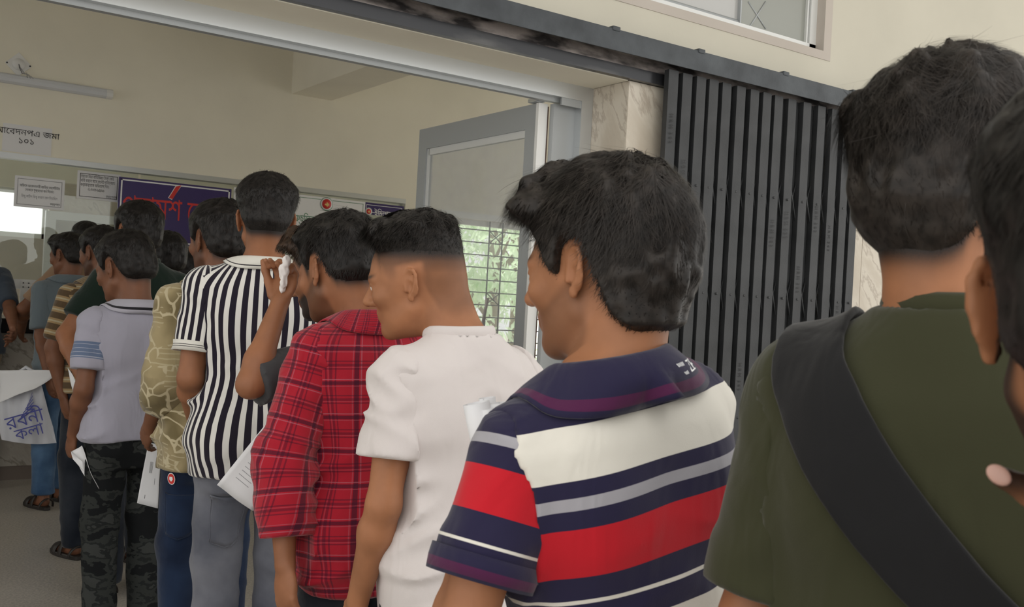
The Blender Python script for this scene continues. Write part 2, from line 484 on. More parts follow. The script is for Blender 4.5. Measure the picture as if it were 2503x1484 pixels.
LINE = np.array([(-.13, -.062), (-.08, -.062), (-.055, -.05), (-.040, -.018), (-.028, .026), (-.008, .042), (.010, .030), (.02, -.006), (.032, -.004), (.046, .034), (.066, .066), (.088, .082), (.13, .088)], np.float32)
def hairline(q, st):
    y = q[:, 1]
    zb = np.interp(y, LINE[:, 0], LINE[:, 1])
    nape = st.get('nape', -.062)
    zb = np.where(y < -.036, zb + (nape + .062) * sstep(-.03, -.07, y), zb)
    if 'fade' in st:                                   # shaved sides: boundary lifted
        zb = np.where(y < .055, np.maximum(zb, st['fade'] + st.get('fslope', 0) * (y + .02)), zb)
    zb = zb + st.get('front', 0) * sstep(.04, .08, y)
    return q[:, 2] - zb
def hair_thick(q, st):
    z = q[:, 2]; y = q[:, 1]
    tz0, tz1 = st.get('tz', (.015, .1)); t = sstep(tz0, tz1, z); bk = sstep(-.02, -.085, y) * sstep(-.08, .0, z) 
    h = st['side'] + (st['top'] - st['side']) * t + st.get('back', 0) * bk * (1 - t * .5)
    h = h + st.get('quiff', 0) * sstep(.01, .075, y) * sstep(.05, .1, z)
    h = h + st.get('asym', 0) * sstep(-.02, .05, q[:, 0]) * t
    return h

def make_person(sp):
    rs = np.random.RandomState(sp.get('seed', 1))
    hcw = at(*sp['hc']); ray = ray_angle(sp['hc'][0], sp['hc'][1])
    rel, hrel = math.radians(sp.get('rel', 0)), math.radians(sp.get('hrel', sp.get('rel', 0)))
    A = ray - rel
    lean, side = math.radians(sp.get('lean', 3)), math.radians(sp.get('side', 0))
    Rl = rotz(math.radians(sp.get('twist', 0))) @ rotx(-lean) @ roty(side)
    hs = sp.get('hs', 1.05)
    off = np.array([sp.get('hx', 0), .03 + sp.get('hf', 0), .15 + sp.get('hz', 0)])
    nb = np.array([0, -.025, .49])
    s = (hcw[2] - off[2]) / (.95 + (Rl @ nb)[2])
    sit = sp.get('sit')
    if sit: s = 1.0
    pel = np.array([0, 0, .95 * s])
    RZ = rotz(-A)
    hl = pel + Rl @ (nb * s) + off
    root = np.array([hcw[0], hcw[1], 0]) - RZ @ np.array([hl[0], hl[1], 0])
    if sit: root[2] = hcw[2] - hl[2]
    def to_local(w): return RZ.T @ (np.asarray(w) - root)
    Rh = rotz(hrel - rel) @ roty(math.radians(sp.get('hroll', 0))) @ rotx(-math.radians(sp.get('hpitch', 0)))
    tl = pel - Rl @ pel
    T = lambda p: pel + Rl @ (np.asarray(p, float) * s - pel)     # rest torso coordinates (unit stature) -> local
    neck0 = T((0, -.03, 1.415))
    w = sp.get('bulk', 1.0)
    H = lambda p: hl + Rh @ (np.asarray(p, float) * hs)
    # ---- arms
    arms = {}
    for sd, key in ((-1, 'armL'), (1, 'armR')):
        S = T((sd * .166 * w, -.015, 1.365))
        spec = sp.get(key, ('d', (sd * .13, -.10, -1), (sd * .02, .28, -1)))
        ul, fl = .285 * s, .25 * s
        if spec[0] == 'd': ud, fd = unit(spec[1]), unit(spec[2])
        else:
            ud = unit(to_local(at(*spec[1])) - S); fd = unit(to_local(at(*spec[2])) - (S + ud * ul))
        E = S + ud * ul; Wr = E + fd * fl
        hd = sp.get('handL' if sd < 0 else 'handR', {})
        dr = unit(fd + np.asarray(hd.get('bend', (0, 0, 0))))
        th = np.asarray(hd.get('th', (0, 1, 0)), float); th = unit(th - dr * (th @ dr))
        n = np.cross(dr, th) * (1 if sd < 0 else -1)
        arms[sd] = dict(S=S, E=E, W=Wr, ud=ud, fd=fd, dr=dr, th=th, n=n, curl=hd.get('curl', .35), spread=hd.get('spread', 0), thumb=hd.get('thumb', 0.0))
    # ---- skin field
    F = Field()
    F.add(xf(loft(TORSO, s, -.016), Rl, tl), .03)
    for sd in (-1, 1):
        F.add(cap(T((sd * .04, -.03, 1.425)), T((sd * .155 * w, -.015, 1.37)), .034 * s, .044 * s), .05)
        a = arms[sd]
        F.add(cap(a['S'], a['E'], .044 * s * w, .036 * s), .04)
        F.add(ell((a['S'] * .55 + a['E'] * .45), (.041, .041, .085)), .03) if False else None
        mid = a['E'] * .72 + a['W'] * .28
        F.add(cap(a['E'], mid, .036 * s, .039 * s * w), .02); F.add(cap(mid, a['W'], .038 * s * w, .0245 * s), .02)
        pc = a['W'] + a['dr'] * .052
        Rp = np.stack([a['th'], a['n'], a['dr']], 1)
        F.add(ell(pc, (.041, .0165, .055), Rp), .02)
        for i, (o, ln) in enumerate(((.029, .074), (.0095, .082), (-.0105, .076), (-.0295, .058))):
            b = a['W'] + a['dr'] * (.088 - abs(o) * .25) + a['th'] * o
            d_ = unit(a['dr'] + a['th'] * o * a['spread'] * 20); c = a['curl'] * (1 + .12 * i)
            for k, (f_, r0_, r1_) in enumerate(((.45, .0092, .0086), (.3, .0086, .0078), (.25, .0078, .0066))):
                ang = c * (.7, 1.1, .8)[k]
                nn = unit(a['n'] - d_ * (a['n'] @ d_))
                d_ = unit(d_ * math.cos(ang) + nn * math.sin(ang))
                e = b + d_ * ln * f_
                F.add(cap(b, e, r0_, r1_), .006); b = e
        b = a['W'] + a['dr'] * .022 + a['th'] * .026 + a['n'] * .008
        d_ = unit(a['dr'] * (.75 + a['thumb']) + a['th'] * .75 + a['n'] * .35)
        for ln, r0_, r1_ in ((.042, .0135, .0108), (.032, .0105, .0098), (.027, .0098, .0075)):
            e = b + d_ * ln; F.add(cap(b, e, r0_, r1_), .008); b = e
            d_ = unit(d_ + a['dr'] * .25 + a['n'] * .25)
        a['thumb_tip'] = b
    # ---- neck and head
    F.add(cap(neck0, H((0, -.03, -.045)), .054 * hs, .054 * hs), .03)
    F.add(cap(T((0, -.045, 1.40)), H((0, -.06, -.02)), .036, .045 * hs), .04)
    def hp(fn, k, op=1): F.add(xf(lambda P: fn(P / hs) * hs, Rh, hl), k, op)
    cran = ell((0, -.012, .034), (.0755, .098, .089)); facee = ell((0, .026, -.008), (.0645, .070, .088))
    hp(cran, .03); hp(facee, .03)
    hp(ell((0, .032, -.066), (.052, .052, .047)), .025)
    hp(cap((0, .074, -.094), (0, .066, -.09), .018, .02), .022)
    for sd in (-1, 1):
        hp(cap((sd * .053, .004, -.052), (sd * .02, .066, -.092), .015, .014), .02)
        hp(cap((sd * .012, .088, .021), (sd * .042, .077, .02), .010, .009), .014)
        hp(ell((sd * .042, .066, -.02), (.019, .02, .017)), .02)
        hp(ell((sd * .031, .103, .004), (.017, .019, .012)), .010, -1)
        hp(ell((sd * .031, .0805, .004), (.0165, .0135, .0135)), .004)
        hp(ell((sd * .0335, .095, .0025), (.0165, .013, .0045)), .002, -1)
        hp(ell((sd * .012, .097, -.029), (.009, .011, .008)), .007)
    hp(cap((0, .086, .018), (0, .112, -.024), .0075, .0115), .01)
    hp(cap((-.017, .0845, -.052), (.017, .0845, -.052), .0072, .0072), .008)
    hp(cap((-.015, .083, -.0635), (.015, .083, -.0635), .0078, .0078), .008)
    hp(cap((-.022, .094, -.0578), (.022, .094, -.0578), .0022, .0022), .003, -1)
    ear = [(-.006, .010), (-.007, .024), (.003, .032), (.015, .030), (.022, .018), (.021, .002), (.014, -.014), (.006, -.024)]
    for sd in (-1, 1):
        fl = math.radians(sp.get('earout', 28))
        eb = np.array([sd * math.sin(fl), -math.cos(fl), 0]); en = np.array([sd * math.cos(fl), math.sin(fl), 0]); ez = unit(np.array([0, -.15, 1]))
        eo = np.array([sd * .0735, -.002, -.004])
        ep = lambda b, z, o=0: eo + eb * b + ez * z + en * o
        Re = np.stack([en, eb, ez], 1)
        hp(ell(ep(.008, .003), (.0045, .0165, .028), Re), .004)
        hp(ell(ep(.006, -.001, .006), (.006, .0085, .013), Re), .003, -1)
        hp(ell(ep(.010, .018, .006), (.0045, .009, .008), Re), .002, -1)
        for i in range(len(ear) - 1):
            hp(cap(ep(*ear[i], .003), ep(*ear[i + 1], .003), .0038, .0038), .002)
        hp(ell(ep(.005, -.026, .001), (.0045, .008, .009), Re), .004)
        hp(cap(ep(-.007, .004, .002), ep(-.006, -.010, .003), .0045, .004), .004)
    # ---- legs, feet
    st = sp.get('stance', ((-.095, 0.0), (.095, .02)))
    legs = {}
    for sd, (fx, fy) in zip((-1, 1), st):
        hip = np.array([sd * .085 * s, -.01, .90 * s]); an = np.array([fx, fy - .04, .085])
        kn = (hip + an) / 2 + np.array([sd * .01, .03, .02])
        if sit: kn = hip + (0, .40, -.02); an = kn + (0, .02, -.39)
        legs[sd] = (hip, kn, an)
        F.add(cap(hip, kn, .075 * s, .052 * s), .03); F.add(cap(kn, an, .052 * s, .034 * s), .02)
        F.add(cap(an + (0, -.015, -.045), an + (sd * .012, .13, -.055), .03, .026), .03)
        for k in range(5):
            o = (.03 - .0145 * k) * -sd * -1
            F.add(cap(an + (sd * .012 - o, .15 - .008 * k, -.063), an + (sd * .012 - o, .183 - .014 * k - (0 if k else -.006), -.067), .0105 if k else .0125, .008 if k else .011), .006)
    hf, hc_ = sp.get('res', (.0045, .011))
    lo = np.minimum.reduce([a['W'] for a in arms.values()] + [a['E'] for a in arms.values()] + [hl - .16, np.array([-.24, -.2, 0])]) - .14
    hi = np.maximum.reduce([a['W'] for a in arms.values()] + [a['E'] for a in arms.values()] + [hl + .16, np.array([.24, .24, 0])]) + .14
    lo[2] = -.03; hi[2] = max(hi[2], hl[2] + .17)
    fine = [(hl - .135, hl + .145)]
    for sd, a in arms.items():
        if sp.get('finehands', True):
            c = a['W'] + a['dr'] * .08; fine.append((c - .1, c + .1))
    if sp.get('feet'): fine.append((np.array([-.2, -.1, -.03]), np.array([.2, .3, .1])))
    xs, ys, zs = [axis(lo[c], hi[c], [(f[0][c], f[1][c]) for f in fine], hf, hc_) for c in range(3)]
    V, Q = polygonize(F, xs, ys, zs, .012)
    V = relax(V, Q, 1, .25)
    me = mesh_from(V, Q)
    q = (V - hl) @ Rh / hs
    stl = sp['hair']
    inhead = (np.linalg.norm(q, axis=1) < .17)
    g = hairline(q, dict(stl, **{}) if 'fade' not in stl else {k: v for k, v in stl.items() if k != 'fade'})
    gh = hairline(q, stl)
    ax0 = np.abs(q[:, 0])
    earm = sstep(.064, .074, ax0) * sstep(-.045, -.030, q[:, 1]) * sstep(.030, .012, q[:, 1]) * sstep(.046, .032, q[:, 2])
    near = (ax0 < .09)
    stub = np.where(inhead & near & (q[:, 2] > -.12), np.maximum(sstep(-.035, .015, g) ** 1.3 * sp.get('fadedark', .9) * sstep(-.05, .012, gh), .35 * sstep(-.03, .004, g) * (q[:, 1] < -.03) * (0 if sp.get('nostub') else 1)), 0)
    stub = np.where(inhead & near, np.maximum(stub, sstep(-.002, .012, gh) if sp.get('nostub') else sstep(-.032, .026, gh) if 'fade' in stl else sstep(-.02, .014, gh)), stub)
    stub = stub * (1 - earm)
    bd = sp.get('beard', 0)
    if bd:
        zb = np.interp(q[:, 1], [-.01, .02, .05, .075, .11], [.0, -.015, -.035, -.045, -.045])
        b_ = sstep(.004, -.012, q[:, 2] - zb) * sstep(-.02, -.005, q[:, 1]) * sstep(-.135, -.11, q[:, 2]) * (np.abs(q[:, 0]) < .075)
        lipm = (np.abs(q[:, 0]) < .024) & (np.abs(q[:, 2] + .0578) < .013)
        stub = np.maximum(stub, np.where(inhead & ~lipm, b_ * bd, 0))
    br = np.exp(-((q[:, 2] - .026 - .02 * (np.abs(q[:, 0]) - .03)) / .0045) ** 2) * sstep(.008, .014, np.abs(q[:, 0])) * sstep(.056, .048, np.abs(q[:, 0])) * (q[:, 1] > .05)
    eyel = np.exp(-(((np.abs(q[:, 0]) - .031) / .017) ** 2 + ((q[:, 2] - .006) / .007) ** 2) * 2) * (q[:, 1] > .06) * .35
    stub = np.maximum(stub, np.where(inhead, np.maximum(br * .9, eyel), 0))
    lip = np.where(inhead & (q[:, 1] > .075), np.exp(-(((q[:, 0]) / .022) ** 4 + ((q[:, 2] + .0578) / .0125) ** 4)), 0)
    attr3(me, 'pat', np.stack([stub, lip, np.zeros(len(V))], 1))
    body = link('person', me, sp['skin'])
    body.location = root; body.rotation_euler = (0, 0, -A)
    tag(body, sp['label'], 'person', sp.get('group', 'people waiting in the queue'))
    # eyes
    if sp.get('eyes', False):
        for sd in (-1, 1):
            bm = bmesh.new(); bmesh.ops.create_uvsphere(bm, u_segments=20, v_segments=14, radius=.0122 * hs)
            for f in bm.faces: f.smooth = True
            R = Matrix(Rh.tolist()).to_4x4() @ Matrix.Rotation(math.radians(-90), 4, 'X') @ Matrix.Rotation(math.radians(sp.get('gaze', 0)), 4, 'Y')
            for v in bm.verts: v.co = R @ v.co
            gz = Rh @ unit((math.sin(math.radians(sp.get('gaze', 0))), 1, -.1)); gv = Vector(gz)
            me2 = bpy.data.meshes.new('mesh')
            for f in bm.faces:
                if f.calc_center_median().normalized().dot(gv) > .90: f.material_index = 1
            bm.to_mesh(me2); bm.free(); me2.materials.append(EYEW); me2.materials.append(EYEB)
            o = link('eye', me2, None, body); o.location = Vector(H((sd * .0315, .0795, .0030)))
    # ---- hair
    def hd(P, d):
        qq = (P - hl.astype(np.float32)) @ Rh.astype(np.float32) / hs
        gg = hairline(qq, stl)
        hh = hair_thick(qq, stl)
        fr = stl.get('tf', 22.); am = stl.get('tuft', .35)
        cc = qq - np.array([0, -.06, .11], np.float32)
        az = np.arctan2(cc[:, 0], cc[:, 1])
        rr = np.sqrt((cc * cc).sum(1))
        nz = noise(np.stack([np.cos(az) * 4.2 + 9, np.sin(az) * 4.2 + 9, rr * fr], 1) ) + .6 * noise(qq * 60 + 3)
        hh = hh * (1 + am * nz)
        e = sstep(-.003, stl.get('edge', .022), gg)
        return d - (-.007 + (hh + .007) * e) * hs
    HF = Field(); HF.add(xf(lambda P: cran(P / hs) * hs, Rh, hl), .03); HF.add(xf(lambda P: facee(P / hs) * hs, Rh, hl), .03); HF.add(cap(neck0, H((0, -.03, -.045)), .060 * hs, .054 * hs), .035); HF.add(cap(T((0, -.045, 1.40)), H((0, -.06, -.02)), .036, .045 * hs), .04); HF.post.append(hd)
    hh_ = min(max(hf, .004), .0045)
    if stl['top'] > .002:
        ax = [np.arange(hl[c] - .17, hl[c] + .18, hh_).astype(np.float32) for c in range(3)]
        HV, HQ = polygonize(HF, *ax, margin=.05)
        hn = normals_of(HV, HQ)
        qv = (HV - hl) @ Rh / hs
        gv = hairline(qv, stl)
        V2, F2 = [HV], [HQ]; nb_ = len(HV)
        ns = stl.get('strands', 2500)
        if ns:
            ok = np.nonzero(gv > .000)[0]
            base = HV[rs.choice(ok, ns)]; ids = None
            pick = rs.choice(ok, ns); p0 = HV[pick] + rs.randn(ns, 3) * hh_ * .4; q0 = qv[pick]
            n0 = (q0 - (0, -.008, .03)) / np.array([.0755, .098, .089]) ** 2; n0 /= np.linalg.norm(n0, axis=1)[:, None]; n0 = n0 @ Rh.T
            c0 = np.array(stl.get('crown', (0, -.06, .11)))
            t0 = q0 - c0 + np.array(stl.get('flow', (0, 0, 0))); t0 = t0 @ Rh.T
            t0 += rs.randn(ns, 3) * stl.get('mess', .03)
            t0 -= n0 * (t0 * n0).sum(1)[:, None]; t0 /= np.linalg.norm(t0, axis=1)[:, None] + 1e-9
            sd_ = np.cross(n0, t0)
            Ln = stl.get('len', .025) * (.5 + rs.rand(ns)) * np.clip(hair_thick(q0, stl) / max(stl['top'], .01), .35, 1.3) * np.clip(gv[pick] / .04, .3, 1)
            Ln = np.minimum(Ln, np.maximum(gv[pick] * stl.get('over', .9), stl.get('minlen', .005)))
            lift = stl.get('lift', .12) * rs.rand(ns) ** 2 + (rs.rand(ns) < stl.get('fly', 0)) * rs.rand(ns) * .7
            curl = rs.randn(ns) * stl.get('wave', .15)
            wd = stl.get('wid', .0011) * (.7 + .6 * rs.rand(ns))
            K = 5; ring = []
            for k in range(K):
                t = k / (K - 1)
                pp = p0 - n0 * .0015 + t0 * (Ln * t)[:, None] + n0 * (Ln * t * lift - (Ln * t) ** 2 * 4.0 * (1 - np.minimum(lift * 2, .8)))[:, None] + sd_ * (curl * Ln * t * t)[:, None]
                ww = wd * (1 - .85 * t)
                ring.append((pp - sd_ * ww[:, None], pp + sd_ * ww[:, None] + n0 * (ww * .3)[:, None]))
            SV = np.stack([x for r_ in ring for x in r_], 1)        # ns, 2K, 3
            b0 = nb_ + np.arange(ns)[:, None] * (2 * K)
            fq = [np.concatenate([b0 + 2 * k, b0 + 2 * k + 1, b0 + 2 * k + 3, b0 + 2 * k + 2], 1) for k in range(K - 1)]
            V2.append(SV.reshape(-1, 3)); F2 += fq
        hm = mesh_from(np.concatenate(V2), np.concatenate(F2))
        link('hair', hm, hair_mat(stl.get('col', (.012, .010, .009))), body)
    # ---- shirt
    sh = sp['shirt']; ez_ = sh.get('ease', .014)
    tab = [(z, a_ * w + (sh.get('boxy', .012) if z < 1.25 else 0), b_ + (sh.get('boxy', .012) if z < 1.25 else 0), c_) for z, a_, b_, c_ in TORSO]
    TO = Field(); TO.add(xf(loft(tab, s, ez_), Rl, tl), .03)
    for sd in (-1, 1):
        TO.add(cap(T((sd * .03, -.03, 1.42)), T((sd * .153 * w, -.015, 1.368)), .038 * s + ez_ * .5, .044 * s + ez_ * .6), .05)
        TO.add(xf(ell(np.array((sd * .085, -.075, 1.28)) * s, np.array((.06, .045, .10)) * s), Rl, tl), .05)
    TO.add(cap(T((0, -.045, 1.34)), T((0, -.04, 1.425)), .062 * s, .056 * s), .04)
    for sd in (-1, 1):
        TO.add(ell(legs[sd][0] + (0, -.05, -.01), np.array((.085, .078, .12)) * s + .012), .06)
    ARM = {}
    for sd in (-1, 1):
        a = arms[sd]; f = Field()
        el = sh.get('sleeve', .72)
        f.add(cap(a['S'], a['E'], .047 * s * w + ez_ * .6, .040 * s + ez_ * sh.get('flare', 1.4)), .03)
        if el > 1:
            f.add(cap(a['E'], a['E'] + a['fd'] * .25 * s, .042 * s + ez_ * 1.4, .032 * s + ez_ * 1.2), .04)
        ARM[sd] = f
    amp = sh.get('fold', .014)
    so = rs.rand(3) * 20
    def folds(P, d):
        r = ((P - tl.astype(np.float32)) @ Rl.astype(np.float32)) / s
        z = r[:, 2]
        f1 = ridged(np.stack([r[:, 0] * 9 + so[0], r[:, 1] * 9 + so[1], z * 3.2 - r[:, 0] * 2.], 1))
        f2 = ridged(np.stack([r[:, 0] * 4.5 + so[1] + 2 * z, r[:, 1] * 4.5, z * 15 + so[2] + r[:, 0] * 6 * np.sign(r[:, 0])], 1))
        low = sstep(1.25, 1.0, z)
        f1 = np.maximum(f1, -.05); f2 = np.maximum(f2, -.05)
        return d - amp * (f1 * (.55 + .3 * low) + f2 * (.25 + .8 * low) - .12) * (d > -.03) * sstep(1.455, 1.36, z)
    def parts(P):
        P = np.asarray(P, np.float32)
        t_ = TO(P); l_ = ARM[-1](P); r_ = ARM[1](P)
        return t_, l_, r_, smin(smin(t_, l_, .035), r_, .035)
    def allf(P): return parts(P)[3]
    nup = Rl @ np.array([0, .02, .15]) * .65 + (H((0, -.02, .0)) - neck0) * .35
    neckcut = cap(neck0 - nup * .1, neck0 + nup, sh.get('neckr', .068) * hs * .98, .078 * hs)
    nk2 = xf(ell(np.array((0, .05, 1.425)) * s, (.05, .05, sh.get('vneck', .04))), Rl, tl)
    hem = sh.get('hem', .86)
    tlf, Rlf = tl.astype(np.float32), Rl.astype(np.float32)
    def torso_full(P):
        t_, l_, r_, d = parts(P); d = folds(P, d)
        r = (P - tlf) @ Rlf
        g_ = t_ - np.where(r[:, 0] > 0, r_, l_)
        d = np.maximum(d, g_ - .004)
        d = np.maximum(d, hem * s - r[:, 2] + .006 * np.sin(r[:, 0] * 22 + so[0]) + sh.get('tail', 0) * np.abs(r[:, 0]) / .17)
        d = -smin(-d, neckcut(P), .004); d = -smin(-d, nk2(P), .004)
        return d
    TF = Field(); TF.add(torso_full)
    hs_ = sh.get('res', .009)
    lo_ = T((0, 0, hem)) ; 
    c3 = [T((x, y, z)) for x in (-.26, .26) for y in (-.2, .2) for z in (hem - .03, 1.5)]
    mn, mxx = np.min(c3, 0), np.max(c3, 0)
    TV, TQ = polygonize(TF, *[np.arange(mn[c], mxx[c] + hs_, hs_).astype(np.float32) for c in range(3)], margin=.03)
    TV = relax(TV, TQ, 2, .5)
    tm = mesh_from(TV, TQ)
    r = (TV - tl) @ Rl / s
    th_ = np.arctan2(r[:, 0] / .17, -(r[:, 1]) / .11)
    attr3(tm, 'pat', np.stack([th_ * .155, r[:, 2], r[:, 1]], 1))
    shirt = link('shirt', tm, sh['mat'], body)
    for sd in (-1, 1):
        a = arms[sd]; el = sh.get('sleeve', .72)
        def arm_fold(P, d, a=a):
            t = (P - a['S'].astype(np.float32)) @ a['ud'].astype(np.float32)
            return d - amp * .7 * np.maximum(-.05, ridged(np.stack([t * 26 + P[:, 1] * 9, P[:, 0] * 8 + so[1], P[:, 2] * 7 - P[:, 1] * 8], 1))) * (d > -.03)
        Sf, Ef, udf, fdf = [np.asarray(a[k_], np.float32) for k_ in ('S', 'E', 'ud', 'fd')]
        def sleeve_full(P):
            t_, l_, r_, d = parts(P); d = folds(P, d)
            if sh.get('sfold', True): d = arm_fold(P, d)
            g_ = t_ - (r_ if sd > 0 else l_)
            x_r = ((P - tlf) @ Rlf)[:, 0]
            d = d + sh.get('step', .0016) * sstep(.035, 0, g_)
            d = np.maximum(d, np.where(x_r * sd > -.02, -g_ - .010, 1))
            if el <= 1:
                c = Sf + (Ef - Sf) * np.float32(el)
                d = np.maximum(d, (P - c) @ udf + .004 * np.sin(P[:, 2] * 60))
            else:
                c = Ef + fdf * np.float32(.25 * s * (el - 1))
                d = np.where((P - Ef) @ (udf + fdf) > 0, np.maximum(d, (P - c) @ fdf), d)
            return d
        SF = Field(); SF.add(sleeve_full)
        pts = np.array([a['S'], a['E']] + ([a['W']] if el > 1 else []))
        mn, mxx = pts.min(0) - .13, pts.max(0) + .13
        h2 = sh.get('sres', hs_)
        SV_, SQ_ = polygonize(SF, *[np.arange(mn[c], mxx[c] + h2, h2).astype(np.float32) for c in range(3)], margin=.03)
        if len(SV_) == 0: continue
        SV_ = relax(SV_, SQ_, 2, .5)
        sm_ = mesh_from(SV_, SQ_)
        t = (SV_ - a['S']) @ a['ud']
        if el > 1:
            t2 = (SV_ - a['E']) @ a['fd'] + a['ud'] @ (a['E'] - a['S']); wb = sstep(-.07, .07, (SV_ - a['E']) @ unit(a['ud'] + a['fd'])); t = t * (1 - wb) + t2 * wb
        pr = SV_ - a['S'] - ((SV_ - a['S']) @ a['ud'])[:, None] * a['ud']
        x_ = unit(np.cross(a['ud'], (0, 1, .2))); y_ = np.cross(a['ud'], x_)
        an_ = np.arctan2(pr @ x_, pr @ y_)
        attr3(sm_, 'pat', np.stack([an_ * .06, t, pr @ x_], 1))
        link('sleeve', sm_, sh.get('smat', sh['mat']), shirt)
        if 'cuff' in sh and el <= 1:                    # ribbed band at the sleeve hem
            c = a['S'] + (a['E'] - a['S']) * (el - .035)
            ringv = []
            for k in range(40):
                w_ = 2 * math.pi * k / 40
                ringv.append([c + a['ud'] * o + (x_ * math.cos(w_) + y_ * math.sin(w_)) * .06 for o in (-.016, 0, .016)])
            R_ = np.array(ringv).reshape(-1, 3)
            def onlyarm(P, SFx=Field().add(ARM[sd])): return SFx(P)
            fa = Field(); fa.add(ARM[sd])
            fa.post += [arm_fold] if sh.get('sfold', True) else []
            dirv = unit(R_ - (a['S'] + ((R_ - a['S']) @ a['ud'])[:, None] * a['ud'])) if False else None
            ax_ = a['S'] + ((R_ - a['S']) @ a['ud'])[:, None] * a['ud']
            dv = R_ - ax_; dv /= np.linalg.norm(dv, axis=1)[:, None]
            rr_ = np.full(len(R_), .06)
            for _ in range(10): rr_ = np.clip(rr_ - (fa(ax_ + dv * rr_[:, None]) - .007) * .7, .03, .11)
            Pn = (ax_ + dv * rr_[:, None]).reshape(40, 3, 3)
            Vc = np.concatenate([Pn, Pn - dv.reshape(40, 3, 3) * .008], 1).reshape(-1, 3)      # outer 0..2, inner 3..5
            Qc = []
            for k in range(40):
                p_, n_ = k * 6, ((k + 1) % 40) * 6
                for i_, j_ in ((0, 1), (1, 2), (2, 5), (5, 4), (4, 3), (3, 0)): Qc.append((p_ + i_, p_ + j_, n_ + j_, n_ + i_))
            cm = mesh_from(Vc, Qc)
            attr3(cm, 'pat', np.stack([np.repeat(np.arange(40) / 40., 6), np.tile([-.016, 0, .016, -.016, 0, .016], 40), np.zeros(240)], 1))
            link('cuff', cm, sh['cuff'], shirt)
    # collar (folded) or neck rib
    nn_ = 64
    SFull = Field(); SFull.add(allf); SFull.post.append(folds)
    nax = unit(H((0, -.03, -.045)) - neck0)
    cz = T((0, -.032, 1.44))
    if sh.get('collar'):
        cl = sh['collar']; op = cl.get('open', .32); fall = cl.get('fall', .045); stand = cl.get('stand', .028)
        prof = []
        for k in range(nn_):
            w_ = -math.pi / 2 + op + (2 * math.pi - 2 * op) * k / (nn_ - 1) + math.pi        # gap at the front
            dx, dy = math.cos(w_), math.sin(w_)
            dirn = Rl @ np.array([dx * 1.04, dy, 0]); fr_ = max(0, dy)
            drop = -.045 * fr_ ** 1.5
            up = Rl @ np.array([0, 0, 1.])
            rad = sh.get('neckr', .068) + .004
            p1 = cz + dirn * rad + up * (-.012 + drop)
            p2 = cz + dirn * (rad + .001) + up * (stand + drop)
            p3 = cz + dirn * (rad + .012) + up * (stand + .002 + drop)
            p4 = cz + dirn * (rad + .018 + fall * .35) + up * (stand - fall * .5 + drop)
            p5 = cz + dirn * (rad + .02 + fall * .75) + up * (stand - fall + drop)
            prof.append([p1, p2, p3, p4, p5])
        Pf = np.array(prof)
        for j in (3, 4):
            d_ = SFull(Pf[:, j]); g_ = grad(SFull, Pf[:, j])
            tgt = .005 if j == 4 else .007
            Pf[:, j] += g_ * (np.where((d_ < tgt) | (j == 4), tgt - d_, 0))[:, None] * (np.abs(d_) < .05)[:, None]
        # subdivide the profile so that it reads as folded cloth
        t_ = np.linspace(0, 4, 13); Pn = np.stack([np.stack([np.interp(t_, range(5), Pf[k, :, c]) for c in range(3)], 1) for k in range(nn_)])
        Pn[:, 1:-1] = (Pn[:, :-2] + 2 * Pn[:, 1:-1] + Pn[:, 2:]) / 4
        nv = Pn.shape[1]
        idx = np.arange(nn_ * nv).reshape(nn_, nv)
        Qc = np.stack([idx[:-1, :-1], idx[1:, :-1], idx[1:, 1:], idx[:-1, 1:]], -1).reshape(-1, 4)
        cm = mesh_from(Pn.reshape(-1, 3), Qc)
        uu, vv = np.meshgrid(np.linspace(-.5, .5, nn_), t_ / 4, indexing='ij')
        attr3(cm, 'pat', np.stack([uu, vv, uu * 0], -1).reshape(-1, 3))
        o = link('collar', cm, cl['mat'], shirt)
        so_ = o.modifiers.new('thick', 'SOLIDIFY'); so_.thickness = .0035; so_.offset = 0
        sp['_collar'] = Pn
    elif sh.get('rib'):
        # walk up the neck-opening surface at every angle until it leaves the shirt
        pts = []
        ts = np.linspace(-.04, .10, 141)
        upv = unit(nup); e1 = unit(np.cross((0, 1, 0), upv)); e2 = np.cross(upv, e1)
        for k in range(nn_):
            w_ = 2 * math.pi * k / nn_
            dirn = e1 * math.cos(w_) + e2 * math.sin(w_)
            c_ = neck0 + upv * ts[:, None]
            rr_ = np.full(len(ts), .07)
            for _ in range(6): rr_ = rr_ - neckcut(np.asarray(c_ + dirn * rr_[:, None], np.float32))
            cand = np.asarray(c_ + dirn * rr_[:, None], np.float32)
            ins = np.nonzero(SFull(cand) < 0)[0]
            pts.append(cand[ins[-1]] if len(ins) else np.full(3, np.nan))
        P_ = np.array(pts); ok_ = ~np.isnan(P_[:, 0]); kk = np.arange(nn_)
        hgt = (P_ - neck0) @ upv; med = np.nanmedian(hgt); ok_ &= np.abs(hgt - med) < .045
        for c in range(3): P_[:, c] = np.interp(kk, kk[ok_], P_[ok_, c], period=nn_)
        for _ in range(4): P_ = (np.roll(P_, 1, 0) + 2 * P_ + np.roll(P_, -1, 0)) / 4
        cz = P_.mean(0)
        ringQ = []; RV = []
        for k in range(nn_):
            t_ = unit(P_[(k + 1) % nn_] - P_[k - 1]); a1 = unit(P_[k] - cz); a1 = unit(a1 - t_ * (a1 @ t_)); a2 = np.cross(t_, a1)
            for j in range(10):
                w_ = 2 * math.pi * j / 10
                RV.append(P_[k] + a1 * math.cos(w_) * .0068 + a2 * math.sin(w_) * .0135)
        for k in range(nn_):
            for j in range(10):
                ringQ.append((k * 10 + j, k * 10 + (j + 1) % 10, ((k + 1) % nn_) * 10 + (j + 1) % 10, ((k + 1) % nn_) * 10 + j))
        cm = mesh_from(np.array(RV), ringQ); attr3(cm, 'pat', np.zeros((len(RV), 3)))
        link('neckband', cm, sh.get('ribmat', sh['mat']), shirt)
